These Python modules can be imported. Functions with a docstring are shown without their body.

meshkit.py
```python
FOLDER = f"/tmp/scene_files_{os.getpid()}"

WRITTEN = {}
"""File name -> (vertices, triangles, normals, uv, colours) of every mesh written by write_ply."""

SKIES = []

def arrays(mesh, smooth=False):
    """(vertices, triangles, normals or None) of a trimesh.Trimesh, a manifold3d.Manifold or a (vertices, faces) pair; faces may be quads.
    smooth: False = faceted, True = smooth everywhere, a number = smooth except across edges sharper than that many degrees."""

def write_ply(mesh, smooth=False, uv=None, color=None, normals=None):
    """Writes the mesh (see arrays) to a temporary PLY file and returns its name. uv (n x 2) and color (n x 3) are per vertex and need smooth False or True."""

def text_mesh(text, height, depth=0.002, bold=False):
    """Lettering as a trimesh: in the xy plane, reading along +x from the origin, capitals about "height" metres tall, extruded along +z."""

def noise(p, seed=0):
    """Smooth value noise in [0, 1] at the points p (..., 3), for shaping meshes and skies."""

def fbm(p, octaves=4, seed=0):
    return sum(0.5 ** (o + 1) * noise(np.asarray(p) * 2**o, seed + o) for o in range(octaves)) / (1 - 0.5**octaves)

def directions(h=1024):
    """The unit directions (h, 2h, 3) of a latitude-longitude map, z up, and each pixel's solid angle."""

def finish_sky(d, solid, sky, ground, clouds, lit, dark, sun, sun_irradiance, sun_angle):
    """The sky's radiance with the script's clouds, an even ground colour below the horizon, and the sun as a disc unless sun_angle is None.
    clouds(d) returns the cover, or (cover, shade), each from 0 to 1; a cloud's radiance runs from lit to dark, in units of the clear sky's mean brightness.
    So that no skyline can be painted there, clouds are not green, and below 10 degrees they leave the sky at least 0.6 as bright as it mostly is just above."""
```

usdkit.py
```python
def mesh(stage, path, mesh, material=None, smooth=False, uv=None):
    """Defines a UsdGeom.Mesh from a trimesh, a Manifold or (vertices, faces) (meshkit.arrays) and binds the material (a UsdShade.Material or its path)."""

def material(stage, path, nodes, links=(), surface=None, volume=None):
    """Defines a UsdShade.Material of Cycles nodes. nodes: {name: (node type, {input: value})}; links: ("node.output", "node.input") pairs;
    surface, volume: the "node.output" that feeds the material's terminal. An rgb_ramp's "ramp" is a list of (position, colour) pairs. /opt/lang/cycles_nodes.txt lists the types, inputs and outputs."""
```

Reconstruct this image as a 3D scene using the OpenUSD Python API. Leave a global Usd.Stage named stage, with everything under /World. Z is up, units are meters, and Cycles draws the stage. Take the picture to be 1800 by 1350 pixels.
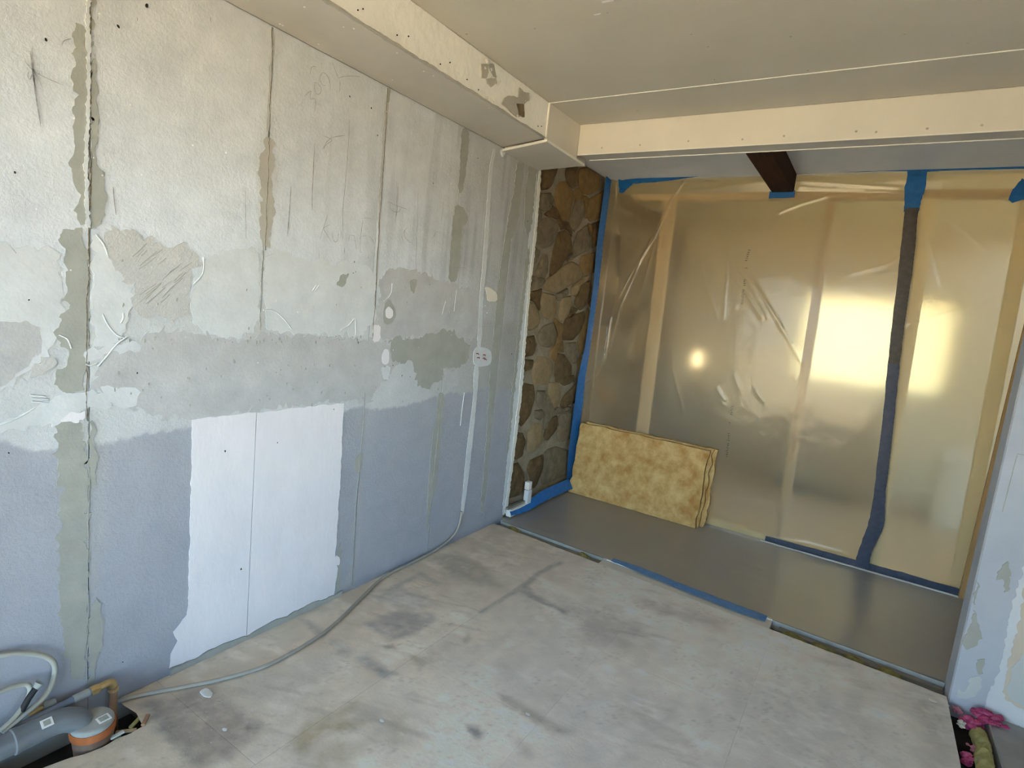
import math, random
import numpy as np, trimesh, usdkit, meshkit
from shapely.geometry import Polygon, LineString, Point, box as sbox
from shapely.ops import unary_union
from pxr import Usd, UsdGeom, UsdLux, UsdShade, Gf, Sdf, Vt

stage = Usd.Stage.CreateInMemory()
UsdGeom.SetStageUpAxis(stage, 'Z'); UsdGeom.SetStageMetersPerUnit(stage, 1.0)
UsdGeom.Xform.Define(stage, '/World'); UsdGeom.Scope.Define(stage, '/World/Looks')

# ------------------------------------------------------------------ camera, sky, sun, exposure
RM = np.array([[0.83676653, 0.53758846, 0.10402123], [0.15987565, -0.05817431, -0.9854215], [-0.52369986, 0.84119819, -0.13462562]])
FPX = 998.657
CAM = np.array([2.091, 0.0, 1.55])
cam = UsdGeom.Camera.Define(stage, '/World/Camera')
cam.CreateHorizontalApertureAttr(36.0); cam.CreateVerticalApertureAttr(27.0)
cam.CreateFocalLengthAttr(36.0 * FPX / 1800); cam.CreateClippingRangeAttr(Gf.Vec2f(0.02, 500))
m4 = np.eye(4); m4[0, :3] = RM[0]; m4[1, :3] = -RM[1]; m4[2, :3] = -RM[2]; m4[3, :3] = CAM
cam.AddTransformOp().Set(Gf.Matrix4d(*m4.ravel().tolist()))
EXPOSURE = 0.92
cam.CreateExposureAttr(EXPOSURE)

SUN_DIR = np.array([-0.55, 0.30, 0.78]); SUN_DIR /= np.linalg.norm(SUN_DIR)   # towards the sun
usdkit.material(stage, '/World/Looks/sky', {
    's': ('sky_texture', {'sky_type': 'multiple_scattering', 'sun_disc': False, 'sun_elevation': math.asin(SUN_DIR[2]), 'sun_rotation': math.atan2(SUN_DIR[0], SUN_DIR[1]), 'air_density': 1.0, 'aerosol_density': 2.0, 'ozone_density': 1.0}),
    'w': ('mix_color', {'blend_type': 'multiply', 'fac': 1.0, 'b': (1.06, 1.0, 0.93)}),   # daylight white balance
    'b': ('background_shader', {'strength': 0.40})}, [('s.color', 'w.a'), ('w.result', 'b.color')], surface='b.background')
dome = UsdLux.DomeLight.Define(stage, '/World/Sky'); dome.CreateIntensityAttr(1.0)
UsdShade.MaterialBindingAPI.Apply(dome.GetPrim()).Bind(UsdShade.Material.Get(stage, '/World/Looks/sky'))
sun = UsdLux.DistantLight.Define(stage, '/World/Sun'); sun.CreateNormalizeAttr(True); sun.CreateIntensityAttr(9.5); sun.CreateAngleAttr(0.6)
sun.CreateColorAttr(Gf.Vec3f(1.0, 0.92, 0.78))
zz = SUN_DIR; xx = np.cross([0, 0, 1], zz); xx /= np.linalg.norm(xx); yy = np.cross(zz, xx)
sm = np.eye(4); sm[0, :3] = xx; sm[1, :3] = yy; sm[2, :3] = zz
sun.AddTransformOp().Set(Gf.Matrix4d(*sm.ravel().tolist()))

# ------------------------------------------------------------------ helpers
_names = {}
def numbered(parent, name):
    k = (parent, name); n = _names.get(k, 0); _names[k] = n + 1
    return f'{parent}/{name}' + (f'_{n:03d}' if n else '')
def par(parent): return '/World' if parent is None else (parent if isinstance(parent, str) else str(parent.GetPath()))
def tag(p, label=None, cat=None, group=None, kind=None):
    p = p.GetPrim() if hasattr(p, 'GetPrim') else p
    for k, v in (('label', label), ('category', cat), ('group', group), ('kind', kind)):
        if v: p.SetCustomDataByKey(k, v)
    return p
def thing(name, label=None, cat=None, kind=None, group=None):
    return tag(UsdGeom.Xform.Define(stage, numbered('/World', name)).GetPrim(), label, cat, group, kind)
def obj(name, mesh, mat, parent=None, smooth=False, label=None, cat=None, group=None, kind=None, tint=None):
    m = usdkit.mesh(stage, numbered(par(parent), name), mesh, '/World/Looks/' + mat, smooth=smooth)
    if tint is not None:
        UsdGeom.PrimvarsAPI(m).CreatePrimvar('tint', Sdf.ValueTypeNames.Color3fArray, 'vertex').Set(Vt.Vec3fArray.FromNumpy(np.asarray(tint, np.float32)))
    return tag(m.GetPrim(), label, cat, group, kind)
def ray(u, v): return RM.T @ np.array([(u - 900) / FPX, (v - 675) / FPX, 1.0])
def at(u, v, axis, val):
    r = ray(u, v); return CAM + r * (val - CAM[axis]) / r[axis]
def bx(lo, hi, bev=0.0):
    lo, hi = np.array(lo, float), np.array(hi, float)
    if bev <= 0:
        m = trimesh.creation.box(hi - lo); m.apply_translation((lo + hi) / 2); return m
    pts = []
    for sx in (0, 1):
        for sy in (0, 1):
            for sz in (0, 1):
                c = np.where([sx, sy, sz], hi, lo); s = np.where([sx, sy, sz], -1, 1)
                for k in range(3):
                    o = s * bev; o[k] = 0; pts.append(c + o)
    return trimesh.convex.convex_hull(np.array(pts))
def cat(*ms): return trimesh.util.concatenate([m for m in ms])
def catmull(P, n=8):
    P = np.asarray(P, float); Q = np.vstack([2 * P[0] - P[1], P, 2 * P[-1] - P[-2]]); out = []
    for i in range(1, len(Q) - 2):
        for t in np.linspace(0, 1, n, endpoint=False):
            a, b, c, d = Q[i - 1:i + 3]
            out.append(0.5 * (2 * b + (c - a) * t + (2 * a - 5 * b + 4 * c - d) * t * t + (3 * b - a - 3 * c + d) * t ** 3))
    return np.array(out + [P[-1]])
def tube(P, r, n=10, cap=True):
    P = np.asarray(P, float); r = np.broadcast_to(r, (len(P),)); T = np.gradient(P, axis=0); T /= np.linalg.norm(T, axis=1)[:, None] + 1e-12
    a = np.cross(T[0], [0, 0, 1.0]); a = a if np.linalg.norm(a) > 1e-3 else np.cross(T[0], [1.0, 0, 0]); a /= np.linalg.norm(a); V = []
    th = np.arange(n) * 2 * np.pi / n
    for i in range(len(P)):
        a = a - T[i] * (a @ T[i]); a /= np.linalg.norm(a); b = np.cross(T[i], a)
        V.append(P[i] + r[i] * (np.cos(th)[:, None] * a + np.sin(th)[:, None] * b))
    V = np.vstack(V); F = []
    for i in range(len(P) - 1):
        for j in range(n):
            k = (j + 1) % n; F += [[i * n + j, i * n + k, (i + 1) * n + k], [i * n + j, (i + 1) * n + k, (i + 1) * n + j]]
    if cap:
        c0, c1 = len(V), len(V) + 1; V = np.vstack([V, P[0], P[-1]]); e = (len(P) - 1) * n
        for j in range(n):
            k = (j + 1) % n; F += [[c0, k, j], [c1, e + j, e + k]]
    return trimesh.Trimesh(V, F, process=False)
def lathe(prof, c=(0, 0, 0), axis=(0, 0, 1), n=32):
    m = trimesh.creation.revolve(np.array(prof, float), sections=n)
    m.apply_transform(trimesh.geometry.align_vectors([0, 0, 1], axis)); m.apply_translation(c); return m
PLANES = {  # origin, ex, ey, en : 2-D outlines (a, b) lie on a plane of the room, en points into the room
    'wall': (np.zeros(3), np.array([0, 1., 0]), np.array([0, 0, 1.]), np.array([1., 0, 0])),
    'floor': (np.zeros(3), np.array([1., 0, 0]), np.array([0, 1., 0]), np.array([0, 0, 1.])),
}
def ex2d(poly, plane, h0, h1):
    o, ex, ey, en = plane; parts = []
    for g in getattr(poly, 'geoms', [poly]):
        if g.is_empty or g.area < 1e-7: continue
        m = trimesh.creation.extrude_polygon(g, h1 - h0, engine='earcut'); v = m.vertices
        parts.append(trimesh.Trimesh(o + v[:, :1] * ex + v[:, 1:2] * ey + (v[:, 2:] + h0) * en, m.faces, process=False))
    return cat(*parts)
def rough(pts, amp, step, seed):
    """A closed outline cut into short steps and torn a little."""
    rng = np.random.default_rng(seed); P = np.asarray(pts, float); out = []
    for i in range(len(P)):
        a, b = P[i], P[(i + 1) % len(P)]; n = max(1, int(np.linalg.norm(b - a) / step))
        for k in range(n): out.append(a + (b - a) * k / n)
    out = np.array(out); nz = rng.normal(0, 1, (len(out), 2)); nz = (nz + np.roll(nz, 1, 0) * .8 + np.roll(nz, -1, 0) * .8) / 1.5
    p = Polygon(out + nz * amp)
    p = p if p.is_valid else p.buffer(0)
    return p
def strip(pts, w):  # a narrow flat band along a line
    return LineString(pts).buffer(w / 2, cap_style='flat', join_style='round', quad_segs=2)

# ------------------------------------------------------------------ materials
def surf(name, c1, c2, scale=5, detail=6, rough_=0.8, bump=0.0, bscale=80, bdist=0.002, speck=None, stretch=None, lo=.3, hi=.7, attr=False, spec=0.3, extra_bump=None):
    """A procedural surface: two tones mixed by noise, optional specks, fine relief."""
    N = {'g': ('geometry', {}), 'n': ('noise_texture', {'scale': scale, 'detail': detail, 'roughness': 0.6}),
         'r': ('rgb_ramp', {'ramp': [(0, c1), (lo, c1), (hi, c2), (1, c2)]}),
         'p': ('principled_bsdf', {'roughness': rough_, 'specular_ior_level': spec})}
    L = [('n.fac', 'r.fac')]; src = 'g.position'
    if stretch:
        N['mp'] = ('mapping', {'scale': stretch}); L.append(('g.position', 'mp.vector')); src = 'mp.vector'
    L.append((src, 'n.vector')); col = 'r.color'
    if attr:
        N['at'] = ('attribute', {'attribute': 'tint'}); N['mu'] = ('mix_color', {'blend_type': 'multiply', 'fac': 1.0})
        L += [(col, 'mu.a'), ('at.color', 'mu.b')]; col = 'mu.result'
    if speck:
        sc, thr, sc_col = speck
        N['sn'] = ('noise_texture', {'scale': sc, 'detail': 3}); N['sr'] = ('rgb_ramp', {'ramp': [(0, (0, 0, 0)), (thr, (0, 0, 0)), (thr + .04, (1, 1, 1)), (1, (1, 1, 1))]})
        N['sm'] = ('mix_color', {'blend_type': 'mix', 'b': sc_col})
        L += [('g.position', 'sn.vector'), ('sn.fac', 'sr.fac'), ('sr.color', 'sm.fac'), (col, 'sm.a')]; col = 'sm.result'
    L.append((col, 'p.base_color'))
    if bump > 0:
        N['bn'] = ('noise_texture', {'scale': bscale, 'detail': 5, 'roughness': .65}); N['bu'] = ('bump', {'strength': bump, 'distance': bdist})
        L += [(src, 'bn.vector'), ('bn.fac', 'bu.height'), ('bu.normal', 'p.normal')]
        if extra_bump:
            N['wv'] = ('wave_texture', extra_bump[0]); N['wm'] = ('mapping', extra_bump[1]); N['b2'] = ('bump', {'strength': extra_bump[2], 'distance': .004})
            L += [('g.position', 'wm.vector'), ('wm.vector', 'wv.vector'), ('wv.fac', 'b2.height'), ('bu.normal', 'b2.normal')]
            L = [l for l in L if l != ('bu.normal', 'p.normal')] + [('b2.normal', 'p.normal')]
    usdkit.material(stage, '/World/Looks/' + name, N, L, surface='p.BSDF')
def k(c, f): return tuple(min(1, x * f) for x in c)
WALLC = (0.66, 0.655, 0.62)
surf('wall_paint', (.90, .90, .90), (1.03, 1.03, 1.03), 7, 9, .75, .55, 75, .004, attr=True)
surf('plaster_grey', k((.50, .50, .50), .88), k((.50, .50, .50), 1.10), 9, 8, .85, .5, 90, .002)
surf('plaster_dark', k((.37, .375, .335), .9), k((.37, .375, .335), 1.08), 10, 8, .85, .3, 110, .002)
surf('plaster_tan', k((.45, .43, .38), .9), k((.45, .43, .38), 1.08), 10, 8, .85, .3, 110, .002)
surf('plaster_light', k((.63, .65, .66), .90), k((.63, .65, .66), 1.08), 8, 8, .8, .25, 60, .003)
surf('plaster_combed', k((.54, .535, .52), .92), k((.54, .535, .52), 1.05), 9, 8, .85, .5, 90, .003,
     extra_bump=({'wave_type': 'bands', 'bands_direction': 'y', 'scale': 34, 'distortion': 12, 'detail': 4, 'detail_scale': 1.2}, {'rotation': (math.radians(38), 0, 0)}, .07))
surf('plaster_white', k((.80, .77, .79), .96), k((.82, .79, .81), 1.02), 8, 8, .7, .3, 50, .003, stretch=(1, 1, .4))
surf('plaster_cream', (.74, .70, .60), (.78, .74, .65), 12, 6, .8, .2, 90)
surf('plaster_relief', (.88, .87, .82), (.93, .92, .88), 7, 7, .8, .5, 70, .004)
surf('board', (.66, .62, .54), (.72, .68, .60), 3, 6, .8, .12, 200, .001)
surf('board_edge', (.80, .77, .70), (.86, .84, .78), 20, 6, .85, .3, 120)
surf('ceiling_board', (.57, .535, .45), (.62, .58, .50), 2.2, 6, .8, .12, 200, .001)
surf('soffit_board', (.52, .49, .44), (.58, .55, .49), 3, 6, .8, .12, 200, .001)
surf('niche_ceiling', (.62, .62, .62), (.68, .68, .68), 4, 5, .8, .15, 100)
surf('pencil', (.27, .27, .28), (.44, .44, .44), 90, 3, .7)
surf('dark_hole', (.015, .012, .01), (.05, .04, .03), 40, 3, .9)
surf('floor_dust', (.93, .93, .93), (1.0, 1.0, 1.0), 6, 10, .9, .5, 70, .0025, attr=True, speck=(95, .68, (.62, .61, .58)))
surf('screed', (.50, .48, .44), (.60, .575, .53), 5, 9, .85, .3, 60)
surf('concrete', (.30, .295, .28), (.40, .395, .38), 5, 10, .9, .5, 60)
surf('stone_brown', (.075, .045, .018), (.17, .11, .05), 14, 8, .85, .9, 45, .006)
surf('stone_tan', (.22, .155, .075), (.32, .235, .13), 12, 8, .85, .8, 45, .006)
surf('stone_orange', (.17, .10, .035), (.25, .16, .065), 14, 8, .85, .8, 45, .006)
surf('stone_grey', (.13, .10, .06), (.235, .185, .115), 14, 8, .85, .9, 45, .006)
surf('mortar', (.235, .195, .13), (.33, .28, .20), 18, 8, .95, .9, 60, .004)
surf('dark_wood', (.022, .008, .004), (.055, .020, .009), 9, 8, .85, .4, 60, .002, stretch=(6, .5, 6), spec=.12)
surf('stud_wood', (.42, .31, .18), (.54, .41, .26), 8, 6, .7, .2, 60, .001, stretch=(6, 6, .5))
surf('stud_pale', (.66, .55, .34), (.74, .63, .42), 8, 6, .7, .2, 60, .001, stretch=(6, 6, .5))
surf('batten_wood', (.36, .21, .08), (.44, .28, .12), 8, 6, .7, .2, 60, .001, stretch=(6, 6, .5))
surf('old_wood', (.20, .18, .14), (.32, .29, .24), 12, 8, .9, .6, 60, .003, stretch=(.6, 6, 6))
surf('tape_blue', (.008, .105, .32), (.016, .15, .42), 25, 4, .45, .3, 60, .002)
surf('tape_pale', (.06, .20, .46), (.10, .26, .52), 25, 4, .45, .3, 60, .002)
surf('tape_dark', (.040, .050, .085), (.075, .088, .13), 25, 4, .4, .4, 50, .003)
surf('tape_brown', (.055, .045, .035), (.10, .085, .07), 25, 4, .4, .4, 50, .003)
surf('wool', (.50, .25, .065), (.76, .54, .23), 11, 9, .95, 1.0, 90, .008, lo=.32, hi=.66)
surf('wool_edge', (.42, .24, .08), (.66, .46, .20), 26, 8, .95, 1.0, 90, .008, stretch=(1, 4, .6))
surf('wool_yellow', (.18, .15, .045), (.34, .29, .10), 30, 8, .95, 1.0, 90, .008)
surf('foam_yellow', (.34, .31, .10), (.46, .43, .19), 18, 6, .9, .6, 60, .005)
surf('wool_pink', (.42, .035, .12), (.78, .16, .33), 45, 8, .95, 1.0, 120, .008)
surf('wool_rose', (.62, .22, .28), (.76, .36, .42), 45, 8, .95, 1.0, 120, .008)
surf('pipe_grey', (.16, .175, .19), (.22, .235, .25), 8, 6, .45, .1, 60)
surf('pipe_slate', (.20, .23, .28), (.26, .29, .34), 8, 6, .5, .1, 60)
surf('pipe_dusty', (.30, .31, .29), (.42, .42, .38), 12, 8, .8, .3, 60)
surf('pipe_orange', (.36, .10, .03), (.46, .15, .05), 9, 6, .5, .15, 60)
surf('pipe_maroon', (.15, .085, .06), (.25, .17, .12), 14, 8, .8, .4, 60)
surf('pipe_white', (.38, .38, .32), (.46, .46, .40), 9, 5, .5, .1, 60)
surf('black_plastic', (.012, .012, .012), (.03, .03, .03), 9, 5, .5)
surf('copper', (.30, .15, .08), (.46, .27, .15), 20, 6, .4, .2, 60)
surf('cable_grey', (.36, .335, .28), (.43, .40, .345), 20, 4, .6)
surf('sticker', (.78, .79, .78), (.84, .84, .83), 20, 4, .5)
surf('sticker_print', (.30, .33, .28), (.42, .44, .40), 60, 4, .6)
surf('wire_red', (.17, .02, .025), (.26, .04, .04), 60, 4, .5)
surf('earth', (.030, .024, .018), (.075, .06, .045), 14, 8, .95, .8, 60, .006)
surf('trim_white', (.70, .69, .64), (.78, .77, .72), 12, 6, .6, .2, 60)
surf('jamb_paint', (.42, .455, .51), (.48, .515, .57), 5, 7, .8, .3, 90, .003)
surf('jamb_white', (.60, .63, .66), (.67, .70, .72), 9, 7, .8, .3, 90, .003)
surf('jamb_peach', (.55, .49, .39), (.62, .56, .47), 9, 7, .8, .3, 90, .003)
surf('jamb_grey', (.50, .535, .53), (.56, .59, .58), 7, 7, .8, .3, 90, .003)
surf('far_wall', (.58, .50, .34), (.64, .56, .40), 3, 5, .8, .1, 60)
surf('far_dark', (.30, .24, .15), (.38, .31, .20), 6, 5, .6, .1, 60)
surf('far_floor', (.50, .40, .25), (.58, .48, .32), 6, 5, .6, .1, 60, stretch=(6, .6, 1))
surf('white_box', (.72, .72, .66), (.78, .78, .72), 6, 5, .6)
surf('earth_outside', (.52, .40, .25), (.62, .48, .31), 2, 6, .95)
surf('frame_white', (.74, .74, .72), (.78, .78, .76), 5, 4, .4)
surf('ink', (.30, .28, .22), (.38, .36, .29), 50, 3, .7)
def metal(name, c, r):
    usdkit.material(stage, '/World/Looks/' + name, {'g': ('geometry', {}), 'n': ('noise_texture', {'scale': 40, 'detail': 5}), 'r': ('rgb_ramp', {'ramp': [(0, k(c, .55)), (.4, k(c, .75)), (.7, c), (1, c)]}),
        'p': ('principled_bsdf', {'metallic': .8, 'roughness': r})}, [('g.position', 'n.vector'), ('n.fac', 'r.fac'), ('r.color', 'p.base_color')], surface='p.BSDF')
metal('brass', (.72, .50, .22), .35)
# plastic sheeting: cloudy film that blurs what stands further behind it
def film(name, tint, rgh, ior, white, wtint, gl_rough, gl=None, clear=0.0):
    N = {'g': ('geometry', {}), 'rf': ('refraction_bsdf', {'color': tint, 'roughness': rgh, 'IOR': ior, 'distribution': 'ggx'}),
         'di': ('diffuse_bsdf', {'color': wtint}), 'tl': ('translucent_bsdf', {'color': wtint}), 'mw': ('mix_closure', {'fac': .5}),
         'tr': ('transparent_bsdf', {'color': tint}), 'mt': ('mix_closure', {'fac': clear}),
         'mx': ('mix_closure', {'fac': white}), 'gl': ('glossy_bsdf', {'color': (1, 1, 1), 'roughness': gl_rough}), 'fr': ('fresnel', {'IOR': 1.45}), 'fin': ('mix_closure', {}),
         'bn': ('noise_texture', {'scale': 9, 'detail': 3}), 'bu': ('bump', {'strength': .25, 'distance': .01})}
    L = [('g.position', 'bn.vector'), ('bn.fac', 'bu.height'), ('bu.normal', 'gl.normal'), ('di.BSDF', 'mw.closure1'), ('tl.BSDF', 'mw.closure2'),
         ('rf.BSDF', 'mt.closure1'), ('tr.BSDF', 'mt.closure2'), ('mt.closure', 'mx.closure1'), ('mw.closure', 'mx.closure2'), ('mx.closure', 'fin.closure1'), ('gl.BSDF', 'fin.closure2'), ('fr.fac', 'fin.fac')]
    usdkit.material(stage, '/World/Looks/' + name, N, L, surface='fin.closure')
film('sheet_film', (.98, .94, .82), .42, 1.22, .15, (.80, .74, .56), .16)
film('floor_film', (.92, .92, .90), .15, 1.1, .50, (.74, .71, .66), .28, clear=.8)
def pane(name):
    usdkit.material(stage, '/World/Looks/' + name, {'t': ('transparent_bsdf', {'color': (.95, .97, .96)}), 'g': ('glossy_bsdf', {'roughness': .02, 'color': (1, 1, 1)}), 'f': ('fresnel', {'IOR': 1.45}), 'm': ('mix_closure', {})},
        [('f.fac', 'm.fac'), ('t.BSDF', 'm.closure1'), ('g.BSDF', 'm.closure2')], surface='m.closure')
pane('window_glass')
usdkit.material(stage, '/World/Looks/curtain_cloth', {'d': ('diffuse_bsdf', {'color': (.66, .60, .40)}), 't': ('translucent_bsdf', {'color': (.66, .60, .38)}), 'm': ('mix_closure', {'fac': .6})},
    [('d.BSDF', 'm.closure1'), ('t.BSDF', 'm.closure2')], surface='m.closure')
usdkit.material(stage, '/World/Looks/lamp_glow', {'e': ('emission', {'color': (1.0, .80, .45), 'strength': 2.6})}, surface='e.emission')

# ------------------------------------------------------------------ the room: floor
ZC, ZS, XB = 2.69, 2.497, 0.354
rng = np.random.default_rng(7)
def soft(poly, P, w):
    """1 inside an outline, fading to 0 over w at its edge (P: n x 2)."""
    import shapely
    pts = shapely.points(P); s = shapely.distance(shapely.boundary(poly), pts); ins = shapely.contains(poly, pts)
    return np.clip(np.where(ins, s, -s) / w * .5 + .5, 0, 1)
FL = lambda pts: [at(u, v, 2, 0)[:2] for u, v in pts]
WL = lambda pts: [at(u, v, 0, 0)[1:] for u, v in pts]
floor_stains = [  # outline in the room's floor plane, colour, strength, softness
    (FL([(528, 1090), (546, 1094), (574, 1112), (566, 1120)]), (.27, .28, .28), .75, .02),
    (FL([(580, 1122), (600, 1128), (622, 1146), (612, 1154), (596, 1146)]), (.30, .31, .30), .6, .02),
    (FL([(630, 1155), (647, 1152), (690, 1186), (676, 1193), (640, 1168)]), (.27, .29, .29), .75, .02),
    (FL([(690, 1195), (705, 1200), (740, 1230), (720, 1235)]), (.38, .385, .37), .5, .03),
    (FL([(243, 1238), (275, 1230), (300, 1272), (322, 1294), (300, 1302), (268, 1276)]), (.23, .24, .24), .75, .02),
    (FL([(300, 1300), (322, 1296), (356, 1335), (330, 1348)]), (.27, .28, .27), .6, .02),
    (FL([(243, 1236), (300, 1220), (370, 1205), (385, 1214), (458, 1274), (450, 1290), (404, 1335), (350, 1350), (310, 1300), (285, 1270)]), (.29, .245, .215), .75, .025),
    (FL([(640, 1096), (700, 1072), (760, 1080), (766, 1090), (722, 1120), (690, 1126)]), (.31, .29, .29), .7, .02),
    (FL([(645, 1052), (700, 1028), (780, 1062), (720, 1075)]), (.42, .40, .38), .5, .03),
    (FL([(752, 980), (800, 972), (860, 1000), (880, 1030), (840, 1030), (790, 1010)]), (.40, .37, .33), .6, .04),
    (FL([(512, 1302), (540, 1268), (590, 1250), (632, 1228), (628, 1240), (602, 1262), (640, 1270), (618, 1286), (572, 1290), (548, 1310), (530, 1334)]), (.40, .335, .19), .7, .02),
    (FL([(540, 1320), (600, 1300), (650, 1310), (620, 1345), (560, 1350)]), (.42, .36, .23), .5, .03),
    (FL([(640, 1262), (700, 1240), (745, 1270), (735, 1310), (690, 1330), (650, 1300)]), (.47, .42, .32), .45, .05),
    (FL([(821, 1274), (842, 1277), (852, 1290), (845, 1298), (825, 1286)]), (.19, .20, .20), .85, .015),
    (FL([(898, 1294), (930, 1310), (934, 1332), (905, 1320)]), (.32, .30, .27), .5, .02),
    (FL([(880, 1219), (900, 1226), (1004, 1286), (985, 1292), (930, 1262), (886, 1240)]), (.38, .345, .28), .7, .015),
    (FL([(670, 1135), (690, 1134), (698, 1140), (680, 1141)]), (.28, .21, .13), .8, .01),
    (FL([(712, 1160), (730, 1152), (765, 1160), (740, 1175)]), (.40, .33, .24), .6, .02),
    (FL([(812, 1122), (825, 1112), (828, 1122), (816, 1130)]), (.36, .31, .24), .6, .01),
    (FL([(903, 1036), (922, 1024), (942, 1006), (984, 986), (990, 990), (950, 1010), (930, 1030), (940, 1045), (1000, 1075), (996, 1080), (930, 1050)]), (.36, .35, .33), .75, .012),
    (FL([(840, 1075), (905, 1036), (910, 1040), (845, 1080)]), (.38, .37, .35), .7, .01),
    (FL([(690, 1030), (740, 1005), (775, 1025), (770, 1030), (735, 1012), (696, 1036)]), (.40, .39, .37), .6, .012),
    (FL([(1120, 1050), (1190, 1060), (1290, 1090), (1270, 1110), (1180, 1085), (1120, 1066)]), (.45, .41, .38), .5, .05),
    (FL([(990, 1060), (1090, 1070), (1150, 1120), (1110, 1150), (1020, 1120)]), (.42, .385, .36), .45, .06),
    (FL([(1110, 1210), (1190, 1240), (1195, 1300), (1130, 1300), (1100, 1250)]), (.36, .36, .35), .45, .05),
    (FL([(1040, 1240), (1100, 1230), (1120, 1290), (1060, 1350), (960, 1350), (990, 1290)]), (.66, .66, .65), .5, .06),
    (FL([(1155, 1130), (1185, 1128), (1180, 1160), (1160, 1158)]), (.74, .74, .74), .6, .03),
    (FL([(880, 1180), (1000, 1160), (1060, 1230), (1000, 1270), (900, 1220)]), (.60, .595, .58), .5, .09),
    (FL([(1300, 1170), (1500, 1230), (1600, 1330), (1400, 1350), (1250, 1280)]), (.55, .55, .54), .5, .12),
    (FL([(1580, 1210), (1668, 1235), (1690, 1350), (1640, 1350), (1600, 1260)]), (.42, .40, .37), .5, .06),
    (FL([(0, 1350), (200, 1290), (330, 1345), (200, 1500), (0, 1500)]), (.50, .47, .36), .4, .1),
    (FL([(395, 1193), (520, 1160), (640, 1150), (500, 1240), (420, 1230)]), (.55, .535, .49), .5, .08),
    (FL([(1106, 1220), (1150, 1234), (1150, 1238), (1106, 1225)]), (.78, .78, .77), .8, .006), (FL([(1110, 1231), (1156, 1248), (1154, 1252), (1110, 1236)]), (.78, .78, .77), .8, .006), (FL([(1120, 1244), (1160, 1262), (1158, 1266), (1120, 1249)]), (.78, .78, .77), .8, .006),
    (FL([(1016, 1250), (1030, 1245), (1028, 1290), (1020, 1290)]), (.74, .74, .73), .6, .02), (FL([(995, 1255), (1060, 1235), (1090, 1240), (1040, 1252)]), (.76, .76, .75), .6, .03),
    (FL([(150 + 205, 1215), (372, 1216), (368, 1224), (352, 1222)]), (.74, .73, .70), .8, .008),
]
def grid(a0, a1, b0, b1, step):
    na, nb = max(2, int(round((a1 - a0) / step)) + 1), max(2, int(round((b1 - b0) / step)) + 1)
    A, B = np.meshgrid(np.linspace(a0, a1, na), np.linspace(b0, b1, nb), indexing='ij')
    I = np.arange(na * nb).reshape(na, nb)
    F = np.stack([I[:-1, :-1], I[1:, :-1], I[1:, 1:], I[:-1, 1:]], -1).reshape(-1, 4)
    F = np.vstack([F[:, [0, 1, 2]], F[:, [0, 2, 3]]])
    loop = np.concatenate([I[:, 0], I[-1, 1:], I[-2::-1, -1], I[0, -2:0:-1]])
    return A.ravel(), B.ravel(), F, loop
def slab_from(top, F, loop, down):
    """A grid surface given an edge and thickness."""
    n = len(top); low = top[loop] + down; m = len(loop); j = np.arange(m); jn = (j + 1) % m
    S = np.vstack([np.stack([n + jn, n + j, n + m + j], 1), np.stack([n + jn, n + m + j, n + m + jn], 1)])
    return np.vstack([top, top[loop], low]), np.vstack([F, S])
floor = thing('floor', 'pale grey dusty subfloor of butted boards, stained and scuffed', kind='structure')
def floor_edge(x): return 3.31 - .0535 * x            # front edge of the boards, a little out of square
XE = 2.622
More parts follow.
